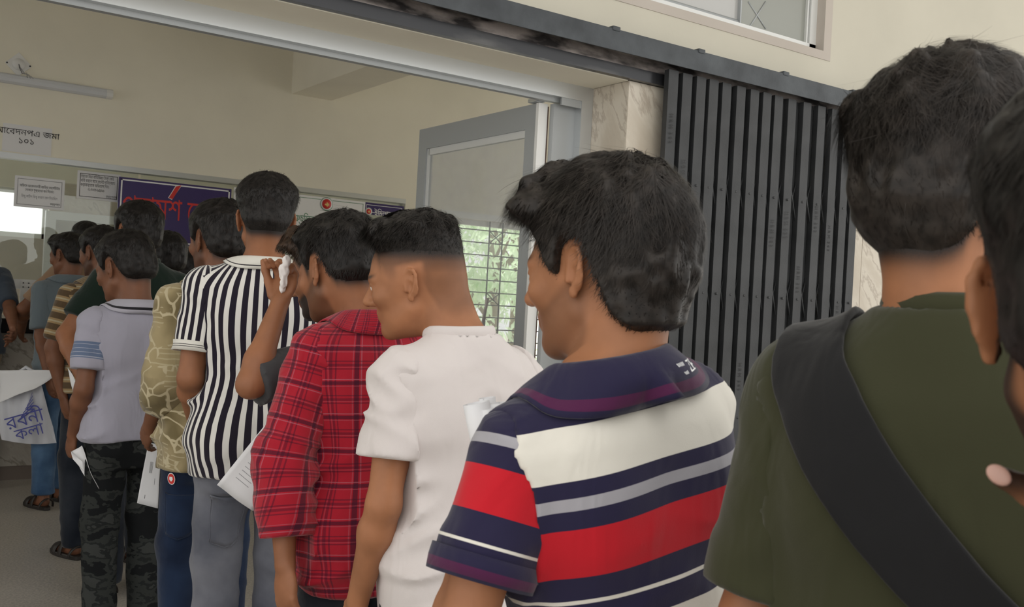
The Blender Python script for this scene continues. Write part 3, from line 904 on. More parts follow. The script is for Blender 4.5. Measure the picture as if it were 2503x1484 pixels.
    # ---- trousers
    tr = sp['pants']
    PF = Field()
    PF.add(xf(loft([(.74, .13, .09, -.02), (.80, .160, .118, -.015), (.90, .168, .122, -.012), (1.0, .152, .105, 0), (1.04, .15, .10, 0)], s, .008), Rl if lean < .15 else np.eye(3), tl if lean < .15 else (0, 0, 0)), .05)
    for sd in (-1, 1):
        hip, kn, an = legs[sd]; b_ = tr.get('bag', .014)
        PF.add(ell(hip + (sd * .0, -.055, -.02), np.array((.085, .075, .11)) * s), .04)
        PF.add(cap(hip, kn, .084 * s + b_ * .5, .058 * s + b_), .03); PF.add(cap(kn, an, .058 * s + b_, .048 * s + b_ * tr.get('cuffw', 1.2)), .03)
    pa = tr.get('fold', .007)
    def pfold(P, d):
        f = ridged(np.stack([P[:, 0] * 6 + so[2], P[:, 1] * 6 + so[0], P[:, 2] * 15 + P[:, 0] * 9], 1)) * .8 + .6 * ridged(np.stack([P[:, 0] * 16, P[:, 1] * 14, P[:, 2] * 4 + so[1]], 1))
        d = d - pa * f * (d > -.03)
        return np.maximum(np.maximum(d, tr.get('bottom', .055) - P[:, 2]), P[:, 2] - 1.0 * s)
    PF.post.append(pfold)
    hp_ = tr.get('res', .011)
    PV, PQ = polygonize(PF, np.arange(-.34, .34, hp_).astype(np.float32), np.arange(-.4, .42, hp_).astype(np.float32), np.arange(.03, 1.03 * s, hp_).astype(np.float32), .03)
    pm = mesh_from(PV, PQ); attr3(pm, 'pat', PV)
    trousers = link('trousers', pm, tr['mat'], body)
    # ---- footwear
    if sp.get('shoes', 'sandal'):
        for sd in (-1, 1):
            an = legs[sd][2]
            out = []
            for k in range(28):
                w_ = 2 * math.pi * k / 28; c, s_ = math.cos(w_), math.sin(w_)
                yy = .055 + .135 * s_; hw = .038 + .012 * sstep(-.05, .12, np.array(yy)) 
                out.append((an[0] + sd * .008 + math.copysign(abs(c) ** .75, c) * float(hw), an[1] + yy))
            SVs, SQs = [], []
            for zz, g_ in ((.0, .97), (.004, 1.0), (.018, 1.0), (.022, .96)):
                cxm = np.mean(out, 0)
                SVs += [((x - cxm[0]) * g_ + cxm[0], (y - cxm[1]) * g_ + cxm[1], zz) for x, y in out]
            for r_ in range(3):
                for k in range(28): SQs.append((r_ * 28 + k, r_ * 28 + (k + 1) % 28, (r_ + 1) * 28 + (k + 1) % 28, (r_ + 1) * 28 + k))
            bm = bmesh.new(); vs = [bm.verts.new(v) for v in SVs]
            for q_ in SQs: bm.faces.new([vs[i] for i in q_])
            bm.faces.new(vs[:28][::-1]); bm.faces.new(vs[-28:])
            ms = bpy.data.meshes.new('mesh'); bm.to_mesh(ms); bm.free()
            sole = link('sandal', ms, sp.get('shoemat', SANDAL), body)
            for yy, hh, wd_ in ((.11, .062, .045), (.045, .085, .03), (-.045, .075, .02)):
                BV, BQ = [], []
                for k in range(15):
                    w_ = math.pi * k / 14
                    for dy in (-wd_ / 2, wd_ / 2):
                        for th2 in (0, .004):
                            BV.append((an[0] + sd * .008 + math.cos(w_) * (.044 + th2), an[1] + yy + dy + (0.0 if yy > 0 else -.02 * math.sin(w_)), .016 + math.sin(w_) * (hh - .02 + th2)))
                for k in range(14):
                    p_, n_ = k * 4, (k + 1) * 4
                    for i_, j_ in ((0, 1), (1, 3), (3, 2), (2, 0)): BQ.append((p_ + i_, p_ + j_, n_ + j_, n_ + i_))
                link('strap', mesh_from(np.array(BV), BQ), sp.get('shoemat', SANDAL), sole)
    sp.update(_o=body, _arms=arms, _T=T, _H=H, _shirt=shirt, _SF=SFull, _Rl=Rl, _s=s, _loc=to_local, _root=root, _RZ=RZ, _tr=trousers, _PF=PF, _hl=hl)
    return sp
SANDAL = mat('dark leather', (.02, .016, .014), .5)
# ------------------------------------------------------------------ the building
CREAM = plaster('cream wall paint', (.85, .81, .69))  # cream lightened in the colour so the shaded interior reads brighter
CREAM_DIM = plaster('cream paint toned down', (.60, .57, .48))  # same cream darkened for the daylit outer face, light put into the colour
CEIL = plaster('white ceiling paint', (.80, .79, .74))
SILL = plaster('grey window plaster', (.52, .47, .42))
ALU = mat('brushed aluminium', (.62, .64, .65), .32, .75)
bump(ALU, 40, .06, .001, stretch=(1, 1, 30))
ALUW = mat('white aluminium', (.74, .75, .74), .4, .15)
ALUG = mat('grey aluminium', (.42, .44, .45), .45, .3)
IRON = mat('blue grey gate paint', (.045, .052, .06), .5)
noise_mix(IRON, (.032, .037, .043), (.075, .085, .095), 7, 8, .35, .75); bump(IRON, 90, .25, .003)
IRONB = mat('black gate paint', (.02, .021, .023), .5)
noise_mix(IRONB, (.02, .0215, .023), (.048, .05, .053), 5, 9, .35, .78); bump(IRONB, 120, .25, .002)
WORN = mat('worn bare steel', (.3, .28, .27), .35, .6)
noise_mix(WORN, (.05, .045, .045), (.5, .44, .41), 14, 9, .42, .6, stretch=(.3, 1, 1)); bump(WORN, 60, .3, .003)
MARB = marble('beige marble tile', (.62, .565, .475), (.50, .435, .35), (.45, .39, .32))
MARBD = marble('grey marble tile', (.40, .37, .33), (.28, .25, .22), (.23, .21, .18))
GROUT = mat('tile grout', (.62, .57, .5), .8)
FLOOR = mat('terrazzo floor', (.36, .33, .29), .35)
noise_mix(FLOOR, (.30, .275, .24), (.42, .385, .335), 90, 3, .4, .6)
BLACKST = mat('black granite', (.012, .012, .013), .12)
GLASS = glass('clear glass', (.92, .95, .94), 0, .9)
HAZE = glass('dusty door glass', (.90, .92, .92), .2, .9)
_o = [n for n in HAZE.node_tree.nodes if n.type == 'OUTPUT_MATERIAL'][0]; _src = _o.inputs[0].links[0].from_socket
_df = N(HAZE, 'ShaderNodeBsdfDiffuse'); _df.inputs[0].default_value = (.78, .77, .80, 1); _mx = N(HAZE, 'ShaderNodeMixShader')
_tc = N(HAZE, 'ShaderNodeTexCoord'); _nz = N(HAZE, 'ShaderNodeTexNoise'); _nz.inputs['Scale'].default_value = 3; _nz.inputs['Detail'].default_value = 5; L(HAZE, _tc.outputs['Object'], _nz.inputs['Vector'])
_mr = N(HAZE, 'ShaderNodeMapRange'); _mr.inputs['From Min'].default_value = .3; _mr.inputs['From Max'].default_value = .7; _mr.inputs['To Min'].default_value = .14; _mr.inputs['To Max'].default_value = .30; L(HAZE, _nz.outputs[0], _mr.inputs['Value'])
L(HAZE, _mr.outputs[0], _mx.inputs[0]); L(HAZE, _src, _mx.inputs[1]); L(HAZE, _df.outputs[0], _mx.inputs[2]); L(HAZE, _mx.outputs[0], _o.inputs[0])
PAPER = mat('white paper', (.78, .78, .80), .8)
INK = mat('black ink', (.02, .02, .025), .7)
INKG = mat('faint grey ink', (.3, .3, .32), .7)
PURPLE = mat('purple sign vinyl', (.045, .028, .13), .35)
REDINK = mat('red sign lettering', (.62, .035, .03), .4)
WHITEV = mat('white sign vinyl', (.85, .85, .86), .4)
FILLTUBE = mat('added office fill light', (1, 1, 1), .5); bsdf(FILLTUBE).inputs['Emission Color'].default_value = (1, .97, .9, 1); bsdf(FILLTUBE).inputs['Emission Strength'].default_value = 14  # glow of the added, unseen office lamps
GREENINK = mat('green sign lettering', (.01, .17, .06), .5)
DARKIN = mat('window bars paint', (.10, .13, .13), .5)
BROWNM = mat('brown rubber seal', (.12, .07, .055), .7)

YF, YO, YW, YB = 3.77, 3.47, 7.95, 11.2                       # door frame, outer wall face, counter partition
ZS = 2.50
tag(box('floor', -4.5, 8.5, -6, 12.5, -.12, 0, FLOOR), kind='structure')
# front wall: lintel over the entrance with the upper window opening, and the piers beside it
uw = dict(x0=1.0, x1=4.40, z0=2.84, z1=4.3)
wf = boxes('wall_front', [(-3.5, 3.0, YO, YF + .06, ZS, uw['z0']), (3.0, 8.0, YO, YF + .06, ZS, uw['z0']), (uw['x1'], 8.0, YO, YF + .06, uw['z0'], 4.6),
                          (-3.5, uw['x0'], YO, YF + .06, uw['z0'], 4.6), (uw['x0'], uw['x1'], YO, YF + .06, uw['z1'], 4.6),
                          (3.0, 8.0, YO + .012, YF + .06, 0, ZS), (-3.5, -1.6, YO + .012, YF + .06, 0, ZS)], CREAM_DIM)
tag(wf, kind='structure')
tag(boxes('trim_4', [(-1.6, 2.99, YO + .002, YF - .05, ZS - .006, ZS)], CREAM), kind='structure')  # added soffit sheet, lightened cream brightens the shaded underside
tag(boxes('wall_left', [(-3.62, -3.52, YO, 11.35, 0, .8), (-3.62, -3.52, YO, 11.35, 3.4, 4.6), (-3.62, -3.52, YO, 4.1, .8, 3.4), (-3.62, -3.52, 7.6, 8.6, .8, 3.4), (-3.62, -3.52, 10.8, 11.35, .8, 3.4)], CREAM), kind='structure')  # unseen left openings, added to let more daylight in
for n_, (ya_, yb_) in ((4, (4.1, 7.6)), (5, (8.6, 10.8))):  # frames of the added unseen windows that brighten room and office
    tag(boxes('window_%d' % n_, [(-3.60, -3.54, ya_ + (yb_ - ya_) * k_ / 4 - .03, ya_ + (yb_ - ya_) * k_ / 4 + .03, .8, 3.4) for k_ in range(1, 4)] + [(-3.60, -3.54, ya_, yb_, .8, .86), (-3.60, -3.54, ya_, yb_, 3.34, 3.4)], ALUW), kind='structure')
tag(boxes('wall_right', [(8.0, 8.1, YO, YW + .2, 0, .8), (8.0, 8.1, YO, YW + .2, 3.4, 4.6), (8.0, 8.1, YO, 4.1, .8, 3.4), (8.0, 8.1, 7.6, YW + .2, .8, 3.4)], CREAM), kind='structure')  # unseen right opening, added for more daylight inside
# partition wall above the counter glass, and the wall with the barred window
wx0, wx1, wz0, wz1 = 4.72, 6.5, .85, 2.22
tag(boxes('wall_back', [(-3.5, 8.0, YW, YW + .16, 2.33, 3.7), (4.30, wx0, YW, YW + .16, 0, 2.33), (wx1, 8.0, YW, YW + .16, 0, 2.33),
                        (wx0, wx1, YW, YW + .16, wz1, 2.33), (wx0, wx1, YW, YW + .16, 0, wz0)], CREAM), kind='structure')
tag(boxes('ceiling', [(-3.5, 8.0, YF + .06, YW + .16, 3.7, 3.85), (-3.5, 4.4, YW + .16, YB + .15, 3.7, 3.85)], CEIL), kind='structure')
tag(box('trim_1', 3.17, 3.53, YF + .06, YW, 3.10, 3.7, CREAM), kind='structure')
# veranda roof over the queue
tag(box('ceiling_porch', -3.5, 8.0, .6, YO, 4.6, 4.75, CEIL), kind='structure')

# ---- marble jamb of the entrance: each tile a piece of its own
jamb = boxes('trim_2', [(3.0, 3.012, YO + .01, YF - .05, 0, ZS - .002), (3.0, 8.0, YO + .006, YO + .014, 0, ZS - .002)], GROUT)
tag(jamb, kind='structure')
for i in range(5):
    z0 = ZS - .003 - .6 * (i + 1); z1 = ZS - .003 - .6 * i - .003
    if z1 < .02: continue
    z0 = max(z0, .004)
    box('tile', 2.992, 3.006, YO + .0, YF - .05, z0, z1, MARB, jamb, .0015)
    x = 2.993
    for wd in (.28, .62, .62, .25, .62, .62, .62, .62):
        box('tile', x, x + wd - .003, YO - .004, YO + .01, z0 + (.06 if x > 4 else 0), min(ZS - .003, z1 + (.06 if x > 4 else 0)), MARB, jamb, .0015)
        x += wd

# ---- aluminium entrance frame
fr = boxes('door_1', [(-1.6, 3.0, YF - .05, YF + .05, 2.425, 2.496), (2.925, 2.992, YF - .05, YF + .05, 0, 2.425), (-1.6, -1.53, YF - .05, YF + .05, 0, 2.425)], ALU)
tag(fr, kind='structure')
boxes('side_panel', [(2.80, 2.925, YF + .0, YF + .03, 0, 2.40)], ALUG, fr)
boxes('door_stop', [(-1.53, 2.925, YF - .012, YF + .02, 2.405, 2.425), (2.81, 2.925, YF - .045, YF - .035, 2.39, 2.425)], ALUG, fr)
# the open door leaf, swung into the room
LX = 2.765
leaf = empty('door_leaf', (LX, YF + .06, 0)); tag(leaf, 'open aluminium door leaf with a large dusty glass pane beside the marble jamb', 'door')
y0, y1 = 0.0, 1.12
def lf(name, L_, m): return boxes(name, L_, m, leaf)
zt = 2.40
lf('stile', [(-.022, .022, y0, y0 + .085, .02, zt)], ALUG); lf('stile', [(-.022, .022, y1 - .085, y1, .02, zt)], ALUG)
lf('top_rail', [(-.022, .022, y0 + .085, y1 - .085, zt - .115, zt)], ALUG); lf('bottom_rail', [(-.022, .022, y0 + .085, y1 - .085, .02, .16)], ALUG)
lf('glazing_bead', [(-.012, .012, y0 + .085, y0 + .10, .16, zt - .115), (-.012, .012, y1 - .105, y1 - .085, .16, zt - .115), (-.012, .012, y0 + .1, y1 - .1, zt - .15, zt - .115), (-.012, .012, y0 + .1, y1 - .1, .16, .18)], ALUW)
lf('glass_pane', [(-.003, .003, y0 + .10, y1 - .105, .18, zt - .15)], HAZE)
lf('edge_strip', [(-.026, .026, y0 - .022, y0 - .001, .02, zt)], mat('bright edge strip', (.86, .86, .84), .35, .1))
lf('rubber_seal', [(.027, .036, y0 - .018, y0 + .0, .02, zt - .01)], BROWNM)
lf('hinge', [(-.05, -.0, y0 - .03, y0 + .035, zt + .002, zt + .018)], ALU)
lf('handle', [(-.05, -.03, y1 - .06, y1 - .04, .95, 1.25), (-.032, -.02, y1 - .06, y1 - .04, .97, .99), (-.032, -.02, y1 - .06, y1 - .04, 1.21, 1.23)], ALU)

# ---- collapsible gate
gate = empty('collapsible_gate', (3.10, YO - .09, 0)); tag(gate, 'black folded steel collapsible gate hanging from an overhead rail beside the entrance', 'gate')
boxes('rail', [(-4.6, 3.2, -.045, -.038, 2.572, 2.664), (-4.6, 3.2, -.038, .082, 2.650, 2.664)], IRON, gate)
IRONG = mat('glossy gate paint', (.06, .06, .062), .22, .3)
noise_mix(IRONG, (.035, .036, .04), (.16, .155, .15), 6, 6, .45, .7, stretch=(.25, 1, 1))
boxes('rail_lip', [(-4.6, 3.2, .052, .084, 2.496, 2.548)], IRONG, gate)
boxes('rail_channel', [(-4.6, 3.2, .068, .082, 2.548, 2.648)], WORN, gate)
for x in (-1.3, -.31, .21, .80, 1.35, 1.9):
    box('weld_tab', x - .022, x + .022, -.05, .03, 2.655, 2.676, IRON, gate, .006)
px = [1630, 1666, 1699, 1729, 1763, 1797, 1831, 1862, 1892, 1926, 1962, 1998, 2031, 2062, 2090]
NB = 15
xs_b = [onY(p, 300, YO - .09)[0] - 3.10 + .02 for p in px]
bar_me = boxes('gate_bar', [(-.03, .03, -.008, -.002, .03, 2.56), (-.03, -.024, -.002, .022, .03, 2.56), (.024, .03, -.002, .022, .03, 2.56)], IRONB, gate)
bar_me.location.x = xs_b[0]
for x in xs_b[1:]:
    c = bar_me.copy(); COL.objects.link(c); c.location.x = x; c.parent = gate
    c.location.y = random.Random(int(x * 999)).uniform(-.006, .006)
for x in [(a_ + b_) / 2 for a_, b_ in zip(xs_b[:-1], xs_b[1:])]:     # second row of folded bars behind the first
    c = bar_me.copy(); COL.objects.link(c); c.location.x = x; c.location.y = .032; c.parent = gate; c.name = 'rear_bar'
# lattice links between neighbouring bars
for r, zc in enumerate((.35, .95, 1.55, 2.05)):
    for i in range(NB - 1):
        for sgn in (-1, 1):
            xa, xb = xs_b[i], xs_b[i + 1]
            V = []
            for (x, z) in ((xa, zc - .19 * sgn), (xb, zc + .19 * sgn)):
                for dy in (.009 + .004 * sgn, .012 + .004 * sgn):
                    for dz_ in (-.011, .011): V.append((x, dy, z + dz_))
            link('lattice_strip', mesh_from(np.array(V), [(0, 1, 5, 4), (2, 6, 7, 3), (1, 3, 7, 5), (0, 4, 6, 2), (0, 2, 3, 1), (4, 5, 7, 6)], False), IRONB, gate)
    for i in range(NB):
        link('rivet', tube_mesh([(xs_b[i], -.012, zc), (xs_b[i], .016, zc)], .006, 8), IRONB, gate)
STAMP = mat('stamped lettering', (.012, .012, .013), .6)
for i, zc in ((0, 2.36), (1, 2.16), (3, 1.20), (8, 1.94), (9, 1.99), (10, 1.72), (11, 2.04), (12, 1.95), (13, 1.53), (6, 1.22)):
    text('stamped_lettering', 'H R M  3 4 5', (xs_b[i] - .012, -.0085 - .006, zc), (0, 0, -1), (1, 0, 0), .026, STAMP, gate, .0004)

# ---- upper window in the outer wall
win = boxes('window_1', [(uw['x0'] + .05, uw['x1'] - .06, YO + .05, YO + .10, uw['z0'] + .045, uw['z0'] + .085), (uw['x1'] - .11, uw['x1'] - .06, YO + .05, YO + .10, uw['z0'] + .045, uw['z1'])], ALUW)
tag(win, kind='structure')
boxes('window_reveal', [(uw['x1'] - .06, uw['x1'], YO - .004, YO + .12, uw['z0'], uw['z1']), (uw['x0'], uw['x1'] - .06, YO - .004, YO + .12, uw['z0'], uw['z0'] + .045)], SILL, win)
GP = mat('grey tinted glass', (.30, .31, .28), .12, spec=.6); GP2 = mat('bright tinted glass', (.47, .47, .46), .1, spec=.8)
xm = onY(1806, 60, YO + .08)[0]
boxes('pane', [(xm, uw['x1'] - .125, YO + .075, YO + .082, uw['z0'] + .085, uw['z1'])], GP, win)
boxes('pane', [(uw['x0'] + .06, xm + .03, YO + .090, YO + .097, uw['z0'] + .085, uw['z1'])], GP2, win)
boxes('sliding_stile', [(uw['x1'] - .128, uw['x1'] - .116, YO + .06, YO + .084, uw['z0'] + .085, uw['z1'])], ALUW, win)
boxes('sliding_stile', [(xm - .004, xm + .004, YO + .07, YO + .09, uw['z0'] + .085, uw['z1'])], ALUG, win)
a0 = onY(1640, 0, YO + .085); a1 = onY(1806, 55, YO + .085)
link('glazing_bar', tube_mesh([(uw['x0'] + .06, YO + .086, a1[2]), (xm, YO + .086, a1[2])], .012, 6), ALUG, win)
for i in range(2):
    q0 = onY(1830, 70 - 66 * i, YO + .072); q1 = onY(1872, 70 - 66 * (1 - i), YO + .072)
    link('grille_cross', tube_mesh([(q0[0], YO + .0735, q0[2]), (q1[0], YO + .0735, q1[2])], .004, 6), ALUG, win)

# ---- service counter and the glass partition over it
ctr = empty('service_counter', (0, 7.84, 0)); tag(ctr, 'service counter with marble front and black stone top under the glass', 'counter')
boxes('core', [(-3.5, 4.3, .012, .5, 0, 1.05)], GROUT, ctr)
for i in range(-5, 7):
    for k in range(2):
        xa, xb = max(-3.5, i * .62 + .2), min(4.3, i * .62 + .817)
        box('tile', xa, xb, 0, .014, .10 + .475 * k, .10 + .475 * k + .472, MARBD, ctr, .001)
boxes('plinth', [(-3.5, 4.3, .004, .02, 0, .10)], mat('brown skirting', (.16, .13, .11), .4), ctr)
box('worktop', -3.5, 4.3, -.06, .55, 1.05, 1.155, BLACKST, ctr, .012)
par = empty('glass_partition', (0, YW + .06, 0)); tag(par, 'glass partition in white aluminium standing on the counter', 'partition')
boxes('top_rail', [(-3.5, 4.3, -.065, .045, 2.295, 2.335)], ALU, par)
zb = onY(60, 695, YW + .06)[2]
boxes('mid_rail', [(-3.5, 4.3, -.02, .02, zb - .035, zb + .035)], ALUW, par)
xp = onY(60, 735, YW + .06)[0]
for x in (xp - 1.5, xp, xp + 1.55, xp + 2.4):
    boxes('post', [(x - .035, x + .035, -.024, -.006, 1.155, zb + .03)], ALUW, par)
for x in (xp,):
    for dx in (-.018, .018):
        for z in (1.19, 1.22, zb - .02, zb + .01):
            link('screw', tube_mesh([(x + dx, -.027, z), (x + dx, -.02, z)], .005, 8), INK, par)
xm2 = onY(118, 560, YW + .06)[0]
for xa, xb in ((-3.5, -.4), (-.38, xp + .75), (xp + .77, 3.2), (3.22, 4.3)):
    boxes('pane', [(xa, xb, -.004, .004, zb + .035, 2.295)], GLASS, par)

# ---- the office behind the glass
ow = [onY(-300, 500, YB), onY(116, 585, YB)]
wxa, wxb, wza, wzb = -2.4, ow[1][0], ow[1][2], 2.35
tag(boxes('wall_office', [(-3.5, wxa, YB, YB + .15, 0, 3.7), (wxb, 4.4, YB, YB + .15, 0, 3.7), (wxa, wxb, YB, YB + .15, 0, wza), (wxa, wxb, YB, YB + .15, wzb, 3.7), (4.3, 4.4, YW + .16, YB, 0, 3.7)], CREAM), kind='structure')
wo = boxes('window_2', [(wxa, wxb, YB + .05, YB + .09, wza, wza + .05), (wxa, wxb, YB + .05, YB + .09, wzb - .05, wzb), (wxb - .05, wxb, YB + .05, YB + .09, wza, wzb), (wxb - 1.1, wxb - 1.05, YB + .05, YB + .09, wza, wzb)], ALUW)
tag(wo, kind='structure')
tw = boxes('trim_3', [(wxb, 4.3, YB - .008, YB - .001, 0, 2.45), (wxa, wxb, YB - .008, YB - .001, 0, wza)], GROUT); tag(tw, kind='structure')
for i in range(-4, 8):
    for k in range(4):
        xa, xb = i * .6 + .1, i * .6 + .697
        z0, z1 = .02 + .62 * k, .02 + .62 * k + .617
        if xa > 4.3: continue
        xb = min(xb, 4.3)
        if xa < wxb and z1 > wza:
            if xb <= wxb + .1: continue
            xa = wxb + .005
        box('tile', xa, xb, YB - .014, YB - .004, z0, min(z1, 2.44), MARB, tw, .001)
sc_ = empty('office_screen', (0, 10.3, 0)); tag(sc_, 'white framed glass screen inside the office behind the notices', 'partition')
q = onY(122, 560, 10.3); q2 = onY(290, 545, 10.3); q3 = onY(135, 527, 10.3)
boxes('post', [(q[0] - .045, q[0] + .045, -.03, .03, 0, q3[2] + .04)], ALUW, sc_)
boxes('top_rail', [(q[0] + .045, 4.2, -.03, .03, q3[2] - .04, q3[2] + .04)], ALUW, sc_)
boxes('mid_rail', [(q[0] + .045, 4.2, -.025, .025, 1.0, 1.06)], ALUW, sc_)
boxes('post', [(3.0, 3.08, -.03, .03, 0, q3[2] - .04)], ALUW, sc_)
boxes('pane', [(q[0] + .045, 3.0, -.003, .003, 1.06, q3[2] - .04)], GLASS, sc_)

for k_, (lx, ly, wh) in enumerate(((.8, 9.0, 'left'), (2.6, 9.0, 'right'))):  # unseen lamps added to brighten the office
    lm_ = empty('added_office_lamp', (lx, ly, 3.7)); tag(lm_, 'added unseen tube lamp brightening the office, the %s one' % wh, 'light')
    boxes('housing', [(-.62, .62, -.03, .03, -.03, 0)], ALUW, lm_); link('tube', tube_mesh([(-.6, 0, -.05), (.6, 0, -.05)], .016, 10), FILLTUBE, lm_)
# ---- barred window in the back wall
wb = boxes('window_3', [(wx0, wx1, YW + .05, YW + .11, wz1 - .05, wz1), (wx0, wx1, YW + .05, YW + .11, wz0, wz0 + .05), (wx0, wx0 + .05, YW + .05, YW + .11, wz0, wz1), (wx1 - .05, wx1, YW + .05, YW + .11, wz0, wz1)], ALUW)
tag(wb, kind='structure')
boxes('window_ledge', [(wx0 - .05, wx1 + .05, YW - .02, YW, wz1 + .0, wz1 + .06)], ALUW, wb)
zz = wz1 - .09
hb = []
while zz > wz0:
    tube('grille_bar', [(wx0, YW + .03, zz), (wx1, YW + .03, zz)], .006, DARKIN, wb, 6); hb.append(zz); zz -= .118
xg = onY(1213, 640, YW)[0]
for x in (xg - .075, xg + .075, xg - .9 if xg - .9 > wx0 else wx0 + .03, xg + .62):
    tube('grille_bar', [(x, YW + .03, wz0), (x, YW + .03, wz1)], .008, DARKIN, wb, 6)
for (za, zb_) in ((hb[0], hb[1]), (hb[5], hb[6]), (hb[9], hb[10]) if len(hb) > 10 else (hb[-2], hb[-1])):
    tube('grille_cross', [(xg - .075, YW + .03, za), (xg + .075, YW + .03, zb_)], .005, DARKIN, wb, 6)
    tube('grille_cross', [(xg + .075, YW + .03, za), (xg - .075, YW + .03, zb_)], .005, DARKIN, wb, 6)
qa, qb = onY(1190, 780, YW - .15), onY(1212, 730, YW - .15)
st_ = tube('wooden_stick', [(qa[0] - .25, YW - .15, 0.0), (qb[0] - .02, YW - .04, qb[2])], .016, BROWNM); tag(st_, 'thin brown stick leaning against the barred window', 'stick')

# ---- trees outside
LEAF = mat('leaf green', (.66, .80, .60), .55)  # leaves paled, the glare and haze outside put into their colour
tr_ = N(LEAF, 'ShaderNodeBsdfTranslucent'); tr_.inputs[0].default_value = (.82, .94, .74, 1); mx_ = N(LEAF, 'ShaderNodeMixShader'); mx_.inputs[0].default_value = .55
ou_ = [n for n in LEAF.node_tree.nodes if n.type == 'OUTPUT_MATERIAL'][0]
L(LEAF, bsdf(LEAF).outputs[0], mx_.inputs[1]); L(LEAF, tr_.outputs[0], mx_.inputs[2]); L(LEAF, mx_.outputs[0], ou_.inputs[0])
BARK = mat('tree bark', (.34, .30, .24), .9)
tag(box('ground_outside', 2, 30, 12.5, 40, -.3, -.1, mat('pale dusty ground', (.55, .52, .45), .9)), kind='structure')
def tree(x, y, h, r, n, label, seed):
    rg = np.random.RandomState(seed)
    e = empty('tree', (x, y, -.12)); tag(e, label, 'tree', 'trees outside the barred window')
    tube('trunk', [(0, 0, 0), (.05, .03, h * .35), (-.05, .05, h * .7)], [.12, .09, .05], BARK, e, 8)
    for k in range(5):
        a = k * 1.3 + seed
        tube('branch', [(0, 0, h * (.3 + .08 * k)), (math.cos(a) * r * .4, math.sin(a) * r * .4, h * (.45 + .09 * k)), (math.cos(a) * r * .8, math.sin(a) * r * .8, h * (.5 + .1 * k))], [.05, .03, .012], BARK, e, 6)
    d = rg.randn(n, 3); d /= np.linalg.norm(d, axis=1)[:, None]; rad = rg.rand(n) ** .4
    P = d * rad[:, None] * np.array([r, r, h * .42]) + (0, 0, h * .6)
    P += .12 * r * np.sin(P * 5)
    t = rg.randn(n, 3) * .6 + (0, 0, -.7); t /= np.linalg.norm(t, axis=1)[:, None]
    b = np.cross(t, rg.randn(n, 3)); b /= np.linalg.norm(b, axis=1)[:, None]
    nn = np.cross(t, b)
    ln = (.16 + .12 * rg.rand(n))[:, None]; wd = ln * .16
    V = np.stack([P, P + t * ln * .5 + b * wd + nn * ln * .05, P + t * ln, P + t * ln * .5 - b * wd + nn * ln * .05], 1).reshape(-1, 3)
    Q = np.arange(n * 4).reshape(-1, 4)
    o = link('foliage', mesh_from(V, Q, False), LEAF, e); o['kind'] = 'stuff'
tree(8.6, 12.9, 4.2, 1.4, 1900, 'leafy tree outside the barred window, nearest the door leaf', 3)
tree(6.2, 14.6, 4.6, 1.5, 1900, 'leafy tree outside the barred window, nearest the small purple sign', 8)
tree(10.9, 15.6, 4.8, 1.6, 1800, 'farther leafy tree outside the barred window at the right', 12)

# ---- things on the back wall
def on_wall(x, y, Y=YW): return onY(x, y, Y)
EX, EZ = (1, 0, 0), (0, 0, 1)
# tube light
ta, tb = on_wall(-120, 170, YW - .07), on_wall(278, 230, YW - .07)
zt_ = on_wall(278, 229, YW - .07)[2]
tl_ = empty('tube_light', (tb[0], YW, zt_)); tag(tl_, 'unlit white tube light fixed high on the cream wall', 'light')
Lt = 1.22
prof = [(0, .034), (-.028, .034), (-.05, .022), (-.058, 0), (-.05, -.022), (-.028, -.034), (0, -.034)]
def prism(name, prof, xa, xb, m, parent, smooth=False):
    n = len(prof)
    V = [(xa, y, z) for y, z in prof] + [(xb, y, z) for y, z in prof]
    bm = bmesh.new(); vs = [bm.verts.new(v) for v in V]
    for i in range(n): bm.faces.new((vs[i], vs[(i + 1) % n], vs[n + (i + 1) % n], vs[n + i]))
    bm.faces.new(vs[:n][::-1]); bm.faces.new(vs[n:])
    bmesh.ops.recalc_face_normals(bm, faces=bm.faces[:])
    me = bpy.data.meshes.new('mesh'); bm.to_mesh(me); bm.free()
    return link(name, me, m, parent)
DIFF = mat('milky diffuser', (.66, .68, .72), .35); CAPM = mat('white plastic', (.78, .78, .77), .4)
prism('diffuser', prof, -Lt, -.045, DIFF, tl_)
prism('end_cap', [(y * 1.04, z * 1.06) for y, z in prof], -.045, 0, CAPM, tl_); prism('end_cap', [(y * 1.04, z * 1.06) for y, z in prof], -Lt - .045, -Lt, CAPM, tl_)
# ceiling-rose plate with loose wires above the tube
rp_ = on_wall(45, 158)
jb = empty('wall_box', (rp_[0], YW, rp_[2])); tag(jb, 'white diamond wall plate with loose wires above the tube light', 'wall plate')
pl = box('plate', -.062, .062, -.008, 0, -.062, .062, CAPM, jb, .003); pl.rotation_euler = (0, math.radians(45), 0)
link('hub', tube_mesh([(0, -.018, 0), (0, -.004, 0)], .042, 24), CAPM, jb)
for dx in (-.075, .075): link('screw', tube_mesh([(dx, -.011, 0), (dx, -.006, 0)], .006, 8), INK, jb)
for k in range(3):
    tube('wire', [(0, -.02, -.0), (.004 * k, -.05, -.03), (.02 + .01 * k, -.055, -.07), (.05 + .015 * k, -.05, -.06 - .01 * k), (.055 + .02 * k, -.05, -.095), (.02 + .06 * k, -.03, -.105)], .0022, INKG if k else INK, jb, 6)
